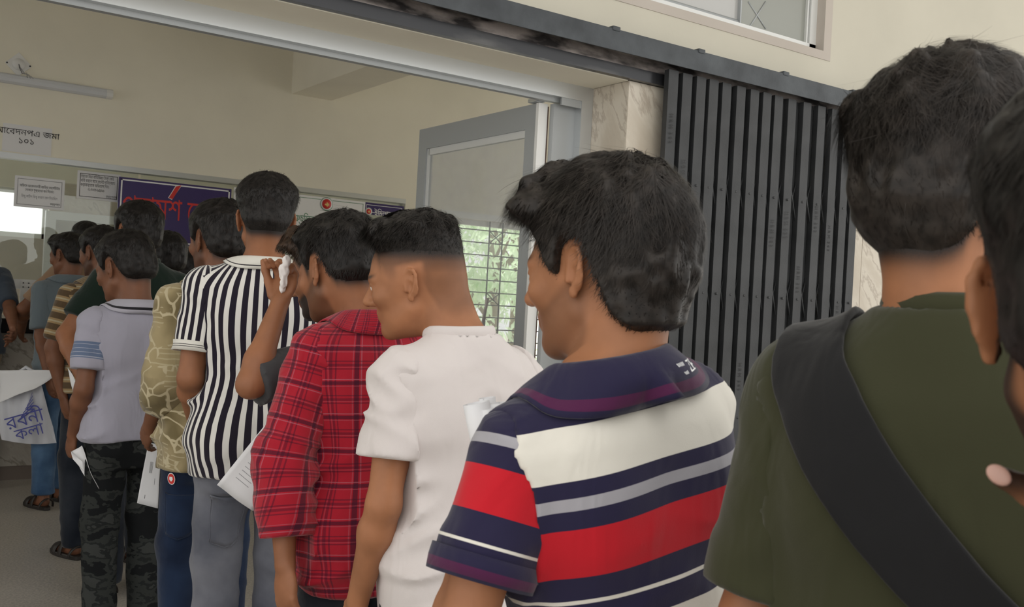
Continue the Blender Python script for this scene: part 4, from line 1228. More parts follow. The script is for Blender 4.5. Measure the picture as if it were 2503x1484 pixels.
# application counter notice
def sheet(name, x0, y0, x1, y1, Y, m, label, cat, border=None, th=.003):
    a, b = on_wall(x0, y0, Y), on_wall(x1, y1, Y)
    e = empty(name, (a[0], Y, a[2])); tag(e, label, cat)
    w_, h_ = b[0] - a[0], a[2] - b[2]
    boxes('sheet', [(0, w_, -th, 0, -h_, 0)], m, e)
    if border is not None:
        t = .004; i = .018
        boxes('border', [(i, w_ - i, -th - .0006, -th, -i - t, -i), (i, w_ - i, -th - .0006, -th, -h_ + i, -h_ + i + t), (i, i + t, -th - .0006, -th, -h_ + i, -i), (w_ - i - t, w_ - i, -th - .0006, -th, -h_ + i, -i)], border, e)
    return e, w_, h_, -th - .001
e, w_, h_, yt = sheet('paper_sign', 8, 300, 124, 382, YW, PAPER, 'white paper sign with two lines of black lettering above the counter glass', 'sign')
text('lettering', 'আেবদনপএ জমা', (w_ * .5 - .0, yt, -h_ * .36), EX, EZ, .062, INK, e, .0012, 'CENTER'); text('lettering', '১০১', (w_ * .48, yt, -h_ * .66), EX, EZ, .062, INK, e, .0012, 'CENTER')
e, w_, h_, yt = sheet('notice', 37, 428, 155, 515, YW + .05, PAPER, 'bordered white notice on the glass, the left one, mostly faded print', 'notice', INKG)
for k, t in enumerate(('অিফেস আেবদনকারী ব্যিক্ত কম্পিউটার', 'েদাকােন যুক্তেদর কর িদেবন।', 'িকছু জিটল িকছু কারেণ েযন িদয়ািছল')):
    text('lettering', t, (w_ * .5, yt, -h_ * (.34 + .13 * k + (.08 if k == 2 else 0))), EX, EZ, .026, INK if k < 2 else INKG, e, .0004, 'CENTER', wx=.62)
text('lettering', 'কর্তৃপক্ষ', (w_ * .72, yt, -h_ * .86), EX, EZ, .022, INK, e, 0, wx=.7)
e, w_, h_, yt = sheet('notice', 190, 416, 291, 495, YW + .05, PAPER, 'bordered white notice on the glass with bold black lines beside the purple sign', 'notice', INK)
for k, t in enumerate(('ব্যাংক িফর অিতিরক্ত টাকা েকউ', 'দািব করেল সােথ সােথই দািয়ত্বরত', 'কর্মকর্তােক অিভেযাগ িদন।', '০১৭৩৩৩-৯৫৫৬৬')):
    text('lettering', t, (w_ * (.08 if k < 3 else .25), yt, -h_ * (.24 + .15 * k)), EX, EZ, .032, INK, e, .0008, wx=.54)
text('lettering', 'কর্তৃপক্ষ', (w_ * .68, yt, -h_ * .88), EX, EZ, .026, INK, e, .0008, wx=.7)
# big purple sign
e, w_, h_, yt = sheet('purple_sign', 291, 432, 557, 610, YW - .03, PURPLE, 'large purple sign with red white-edged lettering hanging on the glass', 'sign', th=.012)
for nm, i, t, m in (('border', .014, .010, WHITEV),):
    boxes(nm, [(i, w_ - i, yt - .001, yt + .001, -i - t, -i), (i, w_ - i, yt - .001, yt + .001, -h_ + i, -h_ + i + t), (i, i + t, yt - .001, yt + .001, -h_ + i, -i), (w_ - i - t, w_ - i, yt - .001, yt + .001, -h_ + i, -i)], m, e)
bz = -h_ * .60
for (fat, m, yy) in ((.010, WHITEV, yt - .0005), (.0035, REDINK, yt - .0015)):
    text('lettering', 'পরামশ', (.03, yy, bz), EX, EZ, .235, m, e, fat, wx=.66)
    text('lettering', 'েকন্দ্র', (.52, yy, bz), EX, EZ, .235, m, e, fat, wx=.62)
    # the slanted stroke over the last letter
    g_ = fat * .8
    V = np.array([(.405 - g_, yy, bz + .165 - g_), (.46 + g_, yy, bz + .275 + g_ * .4), (.425 - g_ * .6, yy, bz + .262 + g_), (.375 - g_, yy, bz + .17)])
    link('lettering', mesh_from(V[::-1], [(0, 1, 2, 3)], False), m, e)
# white sign with the round emblem
def emblem(parent, x, y, z, r):
    for rr, m, k in ((r, WHITEV, 0), (r * .93, GREENINK, 1), (r * .86, WHITEV, 2), (r * .68, REDINK, 3)):
        link('emblem', tube_mesh([(x, y - .0006 * k - .0006, z), (x, y, z)], rr, 32), m, parent)
    V = np.array([(-.05, .0), (.0, .30), (.22, .12), (.38, -.05), (.28, -.12), (.42, -.3), (.2, -.2), (.1, -.42), (-.05, -.22), (-.3, -.15), (-.22, .05)]) * r
    bm = bmesh.new(); bm.faces.new([bm.verts.new((x + a, y - .0032, z + b)) for a, b in V[::-1]]); me = bpy.data.meshes.new('mesh'); bm.to_mesh(me); bm.free()
    link('emblem_map', me, mat('gold map', (.75, .55, .2), .5), parent)
e, w_, h_, yt = sheet('white_sign', 572, 458, 884, 640, YW - .02, WHITEV, 'white office sign with green lettering and a round red emblem above the queue', 'sign', GREENINK, .010)
c_ = on_wall(797, 499, YW - .02); o_ = e.location
emblem(e, c_[0] - o_[0], yt, c_[2] - o_[2], .062)
c_ = on_wall(712, 540, YW - .02)
text('lettering', 'আঞ্চিলক পাসেপার্ট', (c_[0] - o_[0] - .05, yt, c_[2] - o_[2]), EX, EZ, .085, GREENINK, e, .001, wx=.66)
e, w_, h_, yt = sheet('small_purple_sign', 890, 494, 985, 533, YW - .02, PURPLE, 'small purple sign with a round emblem and white lettering', 'sign', WHITEV, .008)
c_ = on_wall(900, 517, YW - .02); o_ = e.location
emblem(e, c_[0] - o_[0], yt, c_[2] - o_[2], .034)
c_ = on_wall(914, 527, YW - .02)
text('lettering', 'ইিমেগ্রশন', (c_[0] - o_[0], yt, c_[2] - o_[2]), EX, EZ, .07, WHITEV, e, .0015, wx=.8)
# ------------------------------------------------------------------ the queue
SK1 = skin_mat('warm brown skin', (.36, .155, .075)); SK2 = skin_mat('brown skin', (.29, .122, .060)); SK3 = skin_mat('deep brown skin', (.19, .080, .043)); SK4 = skin_mat('light brown skin', (.40, .20, .11))
WHITE = cloth_mat('white cotton jersey', (.66, .61, .595)); OLIVE = cloth_mat('olive jersey', (.040, .041, .020)); CHAR = cloth_mat('charcoal jersey', (.055, .055, .058))
GREEN = cloth_mat('bottle green jersey', (.008, .018, .012)); SLATE = cloth_mat('slate grey cotton', (.13, .16, .18)); BLACKC = cloth_mat('black cotton', (.008, .008, .009)); NAVYS = cloth_mat('dusky blue cotton', (.05, .065, .09)); TAN = cloth_mat('tan cotton', (.30, .19, .12))
LAV = cloth_mat('lavender grey pique', (.36, .35, .42))
OFFICE = cloth_mat('white office shirt', (.7, .7, .72))
def denim(name, c1, c2, sc=5):
    m = mat(name, c1, .9, spec=.1, sheen=.15); noise_mix(m, c1, c2, sc, 5, .38, .68); 
    tc = N(m, 'ShaderNodeTexCoord'); n1 = N(m, 'ShaderNodeTexNoise'); n1.inputs['Scale'].default_value = 11; n1.inputs['Detail'].default_value = 3
    b1 = N(m, 'ShaderNodeBump'); b1.inputs['Strength'].default_value = .4; b1.inputs['Distance'].default_value = .02
    L(m, tc.outputs['Object'], n1.inputs['Vector']); L(m, n1.outputs[0], b1.inputs['Height']); L(m, b1.outputs[0], bsdf(m).inputs['Normal'])
    return m
DNAVY = denim('dark indigo denim', (.008, .014, .034), (.02, .035, .075)); DGREY = denim('washed grey denim', (.085, .09, .115), (.19, .195, .225), 4); DBLUE = denim('mid blue denim', (.035, .075, .15), (.12, .21, .34), 4); DDARK = denim('dark denim', (.01, .013, .02), (.03, .035, .045)); KHAKI = denim('khaki cotton', (.3, .23, .15), (.36, .28, .19))
CAMO = mat('dark camouflage cotton', (.03, .03, .03), .9, spec=.1)
rp, nz = noise_mix(CAMO, (.012, .013, .014), (.034, .037, .035), 9, 4, .44, .47, stretch=(1, 1, 1.8))
k_ = rp.color_ramp.elements.new(.55); k_.color = (.02, .022, .022, 1); k_ = rp.color_ramp.elements.new(.60); k_.color = (.045, .048, .046, 1); rp.color_ramp.interpolation = 'CONSTANT'
# black / white vertical stripes
BWS, vec, xyz = pat_mat('black and white striped cotton')
mm = N(BWS, 'ShaderNodeMath', operation='PINGPONG'); mm.inputs[1].default_value = .0115
L(BWS, xyz[0], mm.inputs[0])
o_ = bands(BWS, mm.outputs[0], [(0, (.016, .012, .022)), (.0062, (.72, .70, .66))], 0, .0115); L(BWS, o_, bsdf(BWS).inputs['Base Color'])
BWSS, vec, xyz = pat_mat('striped sleeve cotton')
mm = N(BWSS, 'ShaderNodeMath', operation='PINGPONG'); mm.inputs[1].default_value = .0115
L(BWSS, xyz[0], mm.inputs[0]); o_ = bands(BWSS, mm.outputs[0], [(0, (.016, .012, .022)), (.0062, (.72, .70, .66))], 0, .0115); L(BWSS, o_, bsdf(BWSS).inputs['Base Color'])
RIBW, vec, xyz = pat_mat('white rib with dark tipping')
o_ = bands(RIBW, xyz[1], [(-.02, (.72, .70, .64)), (-.0035, (.05, .045, .05)), (-.0015, (.72, .70, .64)), (.003, (.05, .045, .05)), (.005, (.72, .70, .64))], -.02, .02); L(RIBW, o_, bsdf(RIBW).inputs['Base Color'])
COLW, vec, xyz = pat_mat('white collar with dark tipping')
o_ = bands(COLW, xyz[1], [(0, (.70, .68, .62)), (.86, (.05, .045, .05)), (.90, (.70, .68, .62))], 0, 1); L(COLW, o_, bsdf(COLW).inputs['Base Color'])
# navy / white / red polo
NV, WH, RD, GR, PU = (.020, .017, .048), (.72, .69, .62), (.50, .012, .022), (.36, .35, .38), (.075, .014, .055)
POLO, vec, xyz = pat_mat('navy white and red banded pique')
st_ = [(.86, WH), (.90, NV), (.935, RD), (1.005, NV), (1.03, GR), (1.048, NV), (1.066, WH), (1.125, NV), (1.158, WH), (1.163, NV), (1.195, RD), (1.262, NV), (1.284, GR), (1.302, NV), (1.323, WH), (1.392, NV)]
o_ = bands(POLO, xyz[1], st_, .8, 1.5); L(POLO, o_, bsdf(POLO).inputs['Base Color'])
POLOS, vec, xyz = pat_mat('banded pique sleeve')
st_ = [(-.15, NV), (-.01, GR), (.004, NV), (.030, RD), (.088, NV), (.122, WH), (.127, NV), (.158, WH), (.3, NV)]
o_ = bands(POLOS, xyz[1], st_, -.15, .35); L(POLOS, o_, bsdf(POLOS).inputs['Base Color'])
POLOC, vec, xyz = pat_mat('navy collar with purple edge')
o_ = bands(POLOC, xyz[1], [(0, NV), (.84, PU), (.945, NV)], 0, 1); L(POLOC, o_, bsdf(POLOC).inputs['Base Color'])
POLOR, vec, xyz = pat_mat('navy rib cuff with purple edge')
o_ = bands(POLOR, xyz[1], [(-.02, NV), (.0, PU), (.012, NV)], -.02, .02); L(POLOR, o_, bsdf(POLOR).inputs['Base Color'])
# lavender polo sleeve with blue stripes
LAVS, vec, xyz = pat_mat('lavender sleeve with blue stripes')
B1, B2 = (.13, .17, .27), (.36, .38, .46); LV = (.36, .35, .42)
o_ = bands(LAVS, xyz[1], [(-.15, LV), (.085, B1), (.095, B2), (.098, B1), (.112, B2), (.115, B1), (.128, B2), (.131, B1), (.144, B2), (.147, B1), (.152, LV)], -.15, .35); L(LAVS, o_, bsdf(LAVS).inputs['Base Color'])
LAVC, vec, xyz = pat_mat('lavender collar with black tipping')
o_ = bands(LAVC, xyz[1], [(0, (.42, .41, .47)), (.80, (.02, .02, .025)), (.88, (.42, .41, .47))], 0, 1); L(LAVC, o_, bsdf(LAVC).inputs['Base Color'])
# ochre stripes
OCH, vec, xyz = pat_mat('ochre and brown striped cotton')
mm = N(OCH, 'ShaderNodeMath', operation='PINGPONG'); mm.inputs[1].default_value = .03
L(OCH, xyz[1], mm.inputs[0]); o_ = bands(OCH, mm.outputs[0], [(0, (.10, .065, .035)), (.016, (.32, .22, .11)), (.026, (.42, .36, .24))], 0, .03); L(OCH, o_, bsdf(OCH).inputs['Base Color'])
# red plaid
def plaid(name, su=.095, sv=.085):
    m, vec, xyz = pat_mat(name)
    base = N(m, 'ShaderNodeRGB'); base.outputs[0].default_value = (.36, .012, .026, 1); cur = base.outputs[0]
    def band(src, period, lo, hi, col, f):
        nonlocal cur
        md = N(m, 'ShaderNodeMath', operation='FLOORED_MODULO'); md.inputs[1].default_value = period; L(m, src, md.inputs[0])
        g = N(m, 'ShaderNodeMath', operation='GREATER_THAN'); g.inputs[1].default_value = lo; l = N(m, 'ShaderNodeMath', operation='LESS_THAN'); l.inputs[1].default_value = hi
        L(m, md.outputs[0], g.inputs[0]); L(m, md.outputs[0], l.inputs[0])
        x = N(m, 'ShaderNodeMath', operation='MULTIPLY'); L(m, g.outputs[0], x.inputs[0]); L(m, l.outputs[0], x.inputs[1])
        y = N(m, 'ShaderNodeMath', operation='MULTIPLY'); y.inputs[1].default_value = f; L(m, x.outputs[0], y.inputs[0])
        mx = N(m, 'ShaderNodeMix', data_type='RGBA'); L(m, y.outputs[0], mx.inputs[0]); L(m, cur, mx.inputs[6]); mx.inputs[7].default_value = (*col, 1); cur = mx.outputs[2]
    DK, PK = (.035, .006, .02), (.42, .12, .16)
    for src, per in ((xyz[0], su), (xyz[1], sv)):
        band(src, per, .004, .013, DK, .72); band(src, per, .016, .0185, PK, .55); band(src, per, .0, .002, PK, .35)
        band(src, per, .042, .045, DK, .55); band(src, per, .050, .056, DK, .5); band(src, per, .061, .064, DK, .55); band(src, per, .047, .0485, PK, .3)
    L(m, cur, bsdf(m).inputs['Base Color'])
    return m
PLAID = plaid('red plaid flannel')
# khaki printed shirt
PRINT, vec, xyz = pat_mat('khaki printed cotton')
tc = N(PRINT, 'ShaderNodeTexCoord')
vo = N(PRINT, 'ShaderNodeTexVoronoi', feature='DISTANCE_TO_EDGE'); vo.inputs['Scale'].default_value = 12
nd = N(PRINT, 'ShaderNodeTexNoise'); nd.inputs['Scale'].default_value = 6; L(PRINT, tc.outputs['Object'], nd.inputs['Vector'])
vm = N(PRINT, 'ShaderNodeVectorMath', operation='MULTIPLY_ADD'); vm.inputs[1].default_value = (.14, .14, .14); L(PRINT, nd.outputs['Color'], vm.inputs[0]); L(PRINT, tc.outputs['Object'], vm.inputs[2]); L(PRINT, vm.outputs[0], vo.inputs['Vector'])
r1 = N(PRINT, 'ShaderNodeValToRGB'); r1.color_ramp.interpolation = 'EASE'; r1.color_ramp.elements[0].position = .03; r1.color_ramp.elements[0].color = (1, 1, 1, 1); r1.color_ramp.elements[1].position = .05; r1.color_ramp.elements[1].color = (0, 0, 0, 1)
L(PRINT, vo.outputs['Distance'], r1.inputs[0])
n1 = N(PRINT, 'ShaderNodeTexNoise'); n1.inputs['Scale'].default_value = 5; n1.inputs['Detail'].default_value = 2; L(PRINT, tc.outputs['Object'], n1.inputs['Vector'])
r2 = N(PRINT, 'ShaderNodeValToRGB'); e_ = r2.color_ramp.elements; e_[0].position = .42; e_[0].color = (.16, .125, .06, 1); e_[1].position = .58; e_[1].color = (.36, .29, .16, 1); L(PRINT, n1.outputs[0], r2.inputs[0])
wv = N(PRINT, 'ShaderNodeTexWave', wave_type='RINGS'); wv.inputs['Scale'].default_value = 18; wv.inputs['Distortion'].default_value = 2.0; L(PRINT, tc.outputs['Object'], wv.inputs['Vector'])
r3 = N(PRINT, 'ShaderNodeValToRGB'); r3.color_ramp.elements[0].position = .80; r3.color_ramp.elements[0].color = (0, 0, 0, 1); r3.color_ramp.elements[1].position = .9; r3.color_ramp.elements[1].color = (.7, .7, .7, 1); L(PRINT, wv.outputs[0], r3.inputs[0])
n2 = N(PRINT, 'ShaderNodeTexNoise'); n2.inputs['Scale'].default_value = 8; L(PRINT, tc.outputs['Object'], n2.inputs['Vector'])
gt = N(PRINT, 'ShaderNodeMath', operation='GREATER_THAN'); gt.inputs[1].default_value = .55; L(PRINT, n2.outputs[0], gt.inputs[0])
sw = N(PRINT, 'ShaderNodeMix', data_type='RGBA'); L(PRINT, gt.outputs[0], sw.inputs[0]); L(PRINT, r1.outputs[0], sw.inputs[6]); L(PRINT, r3.outputs[0], sw.inputs[7])
fm = N(PRINT, 'ShaderNodeMix', data_type='RGBA'); L(PRINT, sw.outputs[2], fm.inputs[0]); L(PRINT, r2.outputs[0], fm.inputs[6]); fm.inputs[7].default_value = (.50, .43, .28, 1); L(PRINT, fm.outputs[2], bsdf(PRINT).inputs['Base Color'])

FAR = (.0065, .014); MID = (.005, .012); NEAR = (.0033, .010)
def P(**k):
    k.setdefault('res', FAR); return make_person(k)
people = {}
people['polo'] = P(label='young man in a navy, white and red banded polo shirt holding rolled papers', hc=(1466, 668, 1.42), rel=38, hrel=60, hpitch=8, hf=.02, hx=.02, hz=-.012, lean=5, side=-11, skin=SK1, res=(.0034, .011), seed=3, beard=.35, fadedark=0, nostub=1,
    hair=dict(top=.034, side=.017, back=.013, quiff=.016, nape=-.088, strands=20000, len=.040, lift=.03, fly=.006, mess=.02, wave=.3, tuft=.5, tf=26, wid=.00055, edge=.012, over=1.3, minlen=.016, col=(.022, .018, .0155)),
    shirt=dict(mat=POLO, smat=POLOS, cuff=POLOR, collar=dict(mat=POLOC, fall=.058, stand=.026), ease=.015, res=.0065, sleeve=.60, fold=.012, flare=1.9, step=.004), pants=dict(mat=DDARK, res=.016),
    armL=('p', (1165, 1440, 1.25), (1185, 1150, 1.45)), armR=('p', (1500, 1500, 1.75), (1140, 1345, 1.48)), handL=dict(curl=.8, th=(0, 0, 1)), handR=dict(curl=.55, th=(0, 0, 1)))
people['white'] = P(label='young man in a plain white T-shirt turning his face to the left', hc=(1018, 690, 2.22), rel=34, hrel=76, hpitch=12, hroll=-4, hx=-.075, hf=.055, hz=-.02, lean=4, skin=SK1, res=NEAR, seed=4, eyes=True, gaze=0, fadedark=.7,
    hair=dict(top=.030, side=.004, back=.002, quiff=.012, fade=.040, fslope=.2, edge=.05, tz=(.06, .135), strands=11000, minlen=.007, len=.024, lift=.12, wid=.0008, col=(.018, .0155, .014)),
    shirt=dict(mat=WHITE, rib=True, ease=.018, res=.007, sleeve=.64, fold=.024, hem=.80), pants=dict(mat=DDARK, res=.016),
    armL=('p', (930, 1290, 2.05), (850, 1560, 2.15)))
people['plaid'] = P(label='man in a red plaid long-sleeved shirt with his head bent to the left', hc=(826, 668, 2.55), rel=36, hrel=42, hpitch=12, hx=-.06, hf=.04, hz=-.03, lean=4, skin=SK2, res=(.004, .011), seed=5, beard=.5,
    hair=dict(top=.028, side=.012, back=.008, quiff=.014, nape=-.045, edge=.035, strands=7000, len=.03, lift=.15, wid=.0009),
    shirt=dict(mat=PLAID, smat=PLAID, collar=dict(mat=PLAID, fall=.05, stand=.026), ease=.019, res=.008, sleeve=1.75, fold=.02, hem=.74), pants=dict(mat=DDARK, res=.016),
    armL=('p', (672, 1180, 2.36), (700, 1480, 2.3)))
people['char'] = P(label='man in a charcoal T-shirt wiping his face with a tissue behind the plaid shirt', hc=(800, 674, 2.9), rel=62, hrel=66, hpitch=16, hf=.07, lean=3, skin=SK2, res=(.0042, .011), seed=6, beard=.95,
    hair=dict(top=.030, side=.014, back=.008, quiff=.02, strands=5000, len=.03, lift=.2, wid=.001, col=(.035, .02, .012)),
    shirt=dict(mat=CHAR, rib=True, ease=.016, res=.009, sleeve=.95, fold=.012), pants=dict(mat=DDARK, res=.016),
    armL=('p', (600, 945, 2.5), (690, 725, 2.62)), handL=dict(curl=1.2, th=(.3, .9, .2), bend=(0, .1, 0), thumb=.9))
people['stripe'] = P(label='tall man in a black and white vertically striped shirt seen from behind', hc=(650, 541, 3.35), bulk=1.06, hs=1.1, rel=6, hrel=2, lean=2, skin=SK2, res=(.0042, .011), seed=7, hf=-.02,
    hair=dict(top=.028, side=.008, back=.004, nape=-.05, edge=.05, strands=7000, len=.016, lift=.35, wid=.0009, tuft=.25), fadedark=.8,
    shirt=dict(mat=BWS, smat=BWSS, cuff=RIBW, collar=dict(mat=COLW, fall=.034, stand=.024), ease=.014, res=.008, sleeve=.70, fold=.016, hem=.78), pants=dict(mat=DGREY, res=.011, fold=.010),
    armL=('d', (-.10, -.12, -1), (.12, .75, -.6)), armR=('d', (.12, -.1, -1), (-.1, .8, -.5)))
people['khaki'] = P(label='man in a khaki printed shirt and dark jeans standing behind the striped shirt', hc=(531, 594, 3.72), hs=1.1, rel=26, hrel=36, lean=3, hpitch=4, skin=SK3, res=(.005, .012), seed=8, beard=.5,
    hair=dict(top=.028, side=.014, back=.009, strands=4500, len=.022, lift=.15, wid=.001),
    shirt=dict(mat=PRINT, smat=PRINT, collar=dict(mat=PRINT, fall=.045), ease=.019, res=.010, sleeve=1.45, fold=.020, hem=.745, tail=.03), pants=dict(mat=DNAVY, res=.012),
    armL=('d', (-.14, -.22, -1), (.12, .75, -.75)), armR=('d', (.15, 0, -1), (-.4, .9, 0)))
people['lav'] = P(label='man in a lavender grey polo shirt and dark camouflage trousers', hc=(302, 660, 4.15), hs=1.12, bulk=1.05, rel=24, hrel=48, hpitch=16, hx=-.03, hf=.03, lean=3, skin=SK3, res=(.005, .012), seed=9,
    hair=dict(top=.026, side=.014, back=.009, strands=4500, len=.020, lift=.15, wid=.001),
    shirt=dict(mat=LAV, smat=LAVS, collar=dict(mat=LAVC, fall=.046, stand=.026), ease=.018, res=.009, sleeve=.72, fold=.018, hem=.86), pants=dict(mat=CAMO, res=.012, fold=.012),
    armL=('p', (203, 965, 3.95), (172, 1090, 4.08)), handL=dict(curl=.9, bend=(0, 0, -.5)))
people['green'] = P(label='tall man in a dark green T-shirt behind the lavender polo shirt', hc=(333, 574, 4.75), hs=1.12, rel=16, hrel=32, hf=.02, hx=-.02, lean=3, skin=SK2, seed=10,
    hair=dict(top=.026, side=.012, back=.007, strands=3000, len=.02, lift=.2, wid=.0013),
    shirt=dict(mat=GREEN, rib=True, ease=.017, res=.011, sleeve=.72, fold=.012), pants=dict(mat=DDARK, res=.016),
    armL=('p', (147, 838, 4.45), (225, 985, 4.3)))
people['ochre'] = P(label='man in an ochre and brown striped shirt near the counter', hc=(243, 622, 5.35), rel=30, hrel=45, hpitch=10, lean=4, skin=SK3, seed=11, beard=.6, feet=True,
    hair=dict(top=.026, side=.012, back=.008, strands=1800, len=.02, wid=.0016),
    shirt=dict(mat=OCH, smat=OCH, collar=dict(mat=OCH), ease=.016, res=.012, sleeve=.85, fold=.012), pants=dict(mat=DDARK, res=.016),
    armL=('p', (128, 850, 5.15), (152, 960, 5.15)), stance=((-.10, .0), (.09, .12)))
people['slate'] = P(label='man in a slate grey shirt and blue jeans standing at the counter', hc=(164, 627, 6.4), rel=30, hrel=50, hpitch=10, lean=3, skin=SK3, seed=12, feet=True,
    hair=dict(top=.026, side=.012, back=.008, quiff=.014, strands=1500, len=.02, wid=.0018),
    shirt=dict(mat=SLATE, collar=dict(mat=SLATE), ease=.017, res=.012, sleeve=.85, fold=.014, hem=.80), pants=dict(mat=DBLUE, res=.014, fold=.012, bottom=.09),
    armL=('p', (100, 830, 6.2), (120, 930, 6.15)), stance=((-.10, .02), (.09, .16)))
people['far'] = P(label='man in a tan shirt at the counter, half hidden behind the slate grey shirt', hc=(207, 592, 6.85), rel=20, hrel=20, lean=3, skin=SK3, seed=13,
    hair=dict(top=.018, side=.012, back=.006, strands=800, len=.015, wid=.002),
    shirt=dict(mat=TAN, rib=True, res=.014, sleeve=.8), pants=dict(mat=DDARK, res=.018), armL=('d', (-.75, .25, -1), (.2, .7, -.5)))
people['mid'] = P(label='dark-haired man half hidden between the purple sign and the green T-shirt', hc=(402, 634, 5.3), rel=25, hrel=30, lean=3, skin=SK3, seed=14,
    hair=dict(top=.024, side=.013, back=.007, strands=1200, len=.018, wid=.0016), shirt=dict(mat=BLACKC, rib=True, res=.014, sleeve=.8), pants=dict(mat=DDARK, res=.018))
people['mid2'] = P(label='man in a black shirt below the purple sign, behind the khaki printed shirt', hc=(455, 668, 6.1), rel=20, hrel=25, lean=3, skin=SK3, seed=15,
    hair=dict(top=.026, side=.016, back=.008, strands=1000, len=.018, wid=.0018), shirt=dict(mat=BLACKC, rib=True, res=.014, sleeve=.8), pants=dict(mat=DDARK, res=.018))
people['edge'] = P(label='man in a dusky blue shirt at the left edge holding a plastic bag', hc=(-62, 590, 6.75), rel=6, hrel=10, lean=3, skin=SK3, seed=16, feet=True,
    hair=dict(top=.024, side=.012, back=.007, strands=0), shirt=dict(mat=NAVYS, collar=dict(mat=NAVYS), res=.012, sleeve=.95), pants=dict(mat=KHAKI, res=.016),
    armR=('p', (34, 790, 6.55), (48, 885, 6.2)), handR=dict(curl=.9))
people['official'] = P(label='bald man seated behind the counter looking down beside the white post', hc=(86, 752, 8.75), sit=True, group='office staff', rel=172, hrel=165, hpitch=38, lean=10, skin=SK4, seed=17,
    hair=dict(top=.0005, side=.0005, strands=0, fade=.5), fadedark=0, shirt=dict(mat=OFFICE, collar=dict(mat=OFFICE), res=.014, sleeve=.9), pants=dict(mat=DDARK, res=.018, bottom=.45), shoes=None,
    armL=('d', (-.2, .5, -1), (.3, 1, .1)), armR=('d', (.2, .5, -1), (-.3, 1, .1)))
people['olive'] = P(label='man in an olive T-shirt with a wide black bag strap, nearest in front', hc=(2362, 488, 1.12), hs=1.02, rel=-8, hrel=-46, hpitch=4, lean=3, hx=.0, skin=SK1, res=(.0034, .011), seed=18,
    hair=dict(top=.036, side=.010, back=.012, nape=-.082, minlen=.012, strands=21000, len=.034, lift=.03, fly=.012, mess=.025, wave=.3, tuft=.5, wid=.00042, edge=.035, col=(.024, .0195, .0165)), fadedark=.85,
    shirt=dict(mat=OLIVE, rib=True, ease=.017, res=.0065, sleeve=.85, fold=.012, neckr=.067), pants=dict(mat=DDARK, res=.016))
people['right'] = P(label='bearded man at the right edge seen from behind with one hand raised', hc=(2785, 760, .62), rel=0, hrel=8, lean=6, hx=-.125, hf=.06, hz=.03, skin=SK1, res=(.0034, .011), seed=19, beard=.9, earout=46,
    hair=dict(top=.030, side=.008, back=.010, strands=7000, len=.022, lift=.03, wid=.0006, edge=.03), shirt=dict(mat=BLACKC, rib=True, ease=.014, res=.010, sleeve=.85), pants=dict(mat=DDARK, res=.018),
    armL=('p', (2990, 2150, .70), (2925, 1371, .66)), handL=dict(curl=.7, th=(-1, .15, .0), thumb=-.5))
POLO_U, POLO_S = .60, 1
# ------------------------------------------------------------------ things held and worn
def wpos(sp, p): return sp['_root'] + sp['_RZ'] @ np.asarray(p, float)
def sheet_grid(name, corners, m, label, cat='paper', bend=0.0, n=10, th=.0012, parent=None):
    """paper sheet through four corner points a b c d, bowed by bend along its normal; printed lines are parts"""
    a, b, c, d = [np.asarray(x, float) for x in corners]
    nv = unit(np.cross(b - a, d - a))
    G = []
    for i in range(n + 1):
        for j in range(n + 1):
            u, v = i / n, j / n
            p = a * (1 - u) * (1 - v) + b * u * (1 - v) + c * u * v + d * (1 - u) * v
            G.append(p + nv * bend * (math.sin(math.pi * u) + .35 * math.sin(2 * math.pi * v + 1)))
    G = np.array(G); ix = np.arange((n + 1) ** 2).reshape(n + 1, n + 1)
    Q = np.stack([ix[:-1, :-1], ix[1:, :-1], ix[1:, 1:], ix[:-1, 1:]], -1).reshape(-1, 4)
    o = link(name, mesh_from(G, Q), m, parent)
    s_ = o.modifiers.new('thick', 'SOLIDIFY'); s_.thickness = th; s_.offset = 0
    if label: tag(o, label, cat)
    def pt(u, v, lift): 
        p = a * (1 - u) * (1 - v) + b * u * (1 - v) + c * u * v + d * (1 - u) * v
        return p + nv * (bend * (math.sin(math.pi * u) + .35 * math.sin(2 * math.pi * v + 1)) + lift)
    return o, pt
def print_lines(o, pt, rows, m, lift):
    V, Q = [], []
    for (u0, u1, v0, v1) in rows:
        k = 6
        for i in range(k):
            ua, ub = u0 + (u1 - u0) * i / k, u0 + (u1 - u0) * (i + 1) / k
            b_ = len(V); V += [pt(ua, v0, lift), pt(ub, v0, lift), pt(ub, v1, lift), pt(ua, v1, lift)]; Q.append((b_, b_ + 1, b_ + 2, b_ + 3))
    link('print', mesh_from(np.array(V), Q, False), m, o)
rg = random.Random(4)
# large sheet between the striped and the plaid shirt
o, pt = sheet_grid('paper_sheet', [at(530, 1186, 2.78), at(676, 1004, 2.72), at(770, 1085, 2.74), at(618, 1250, 2.80)], PAPER, 'large white printed sheet held between the striped and the plaid shirt', bend=.006)
rows = [(.10 + .012 * (k % 3), .10 + .5 + .1 * rg.random(), .22 + .055 * k, .228 + .055 * k) for k in range(12)]
rows = [(.18 + .05 * k, .186 + .05 * k, .22, .55 + .12 * rg.random()) for k in range(13)]
for sg in (-1, 1): print_lines(o, pt, rows, INKG, sg * .0012)
# envelope beside the khaki shirt
o, pt = sheet_grid('envelope', [at(335, 1230, 3.90), at(363, 1083, 3.94), at(395, 1086, 3.98), at(386, 1243, 3.94)], PAPER, 'long white folded envelope hanging beside the camouflage trousers', 'envelope', bend=.003)
for sg in (-1, 1): print_lines(o, pt, [(.52, .70, .36 + .05 * k, .375 + .05 * k) for k in range(4)] + [(.35, .45, .72, .735), (.1, .16, .3, .32)], INK, sg * .0012)
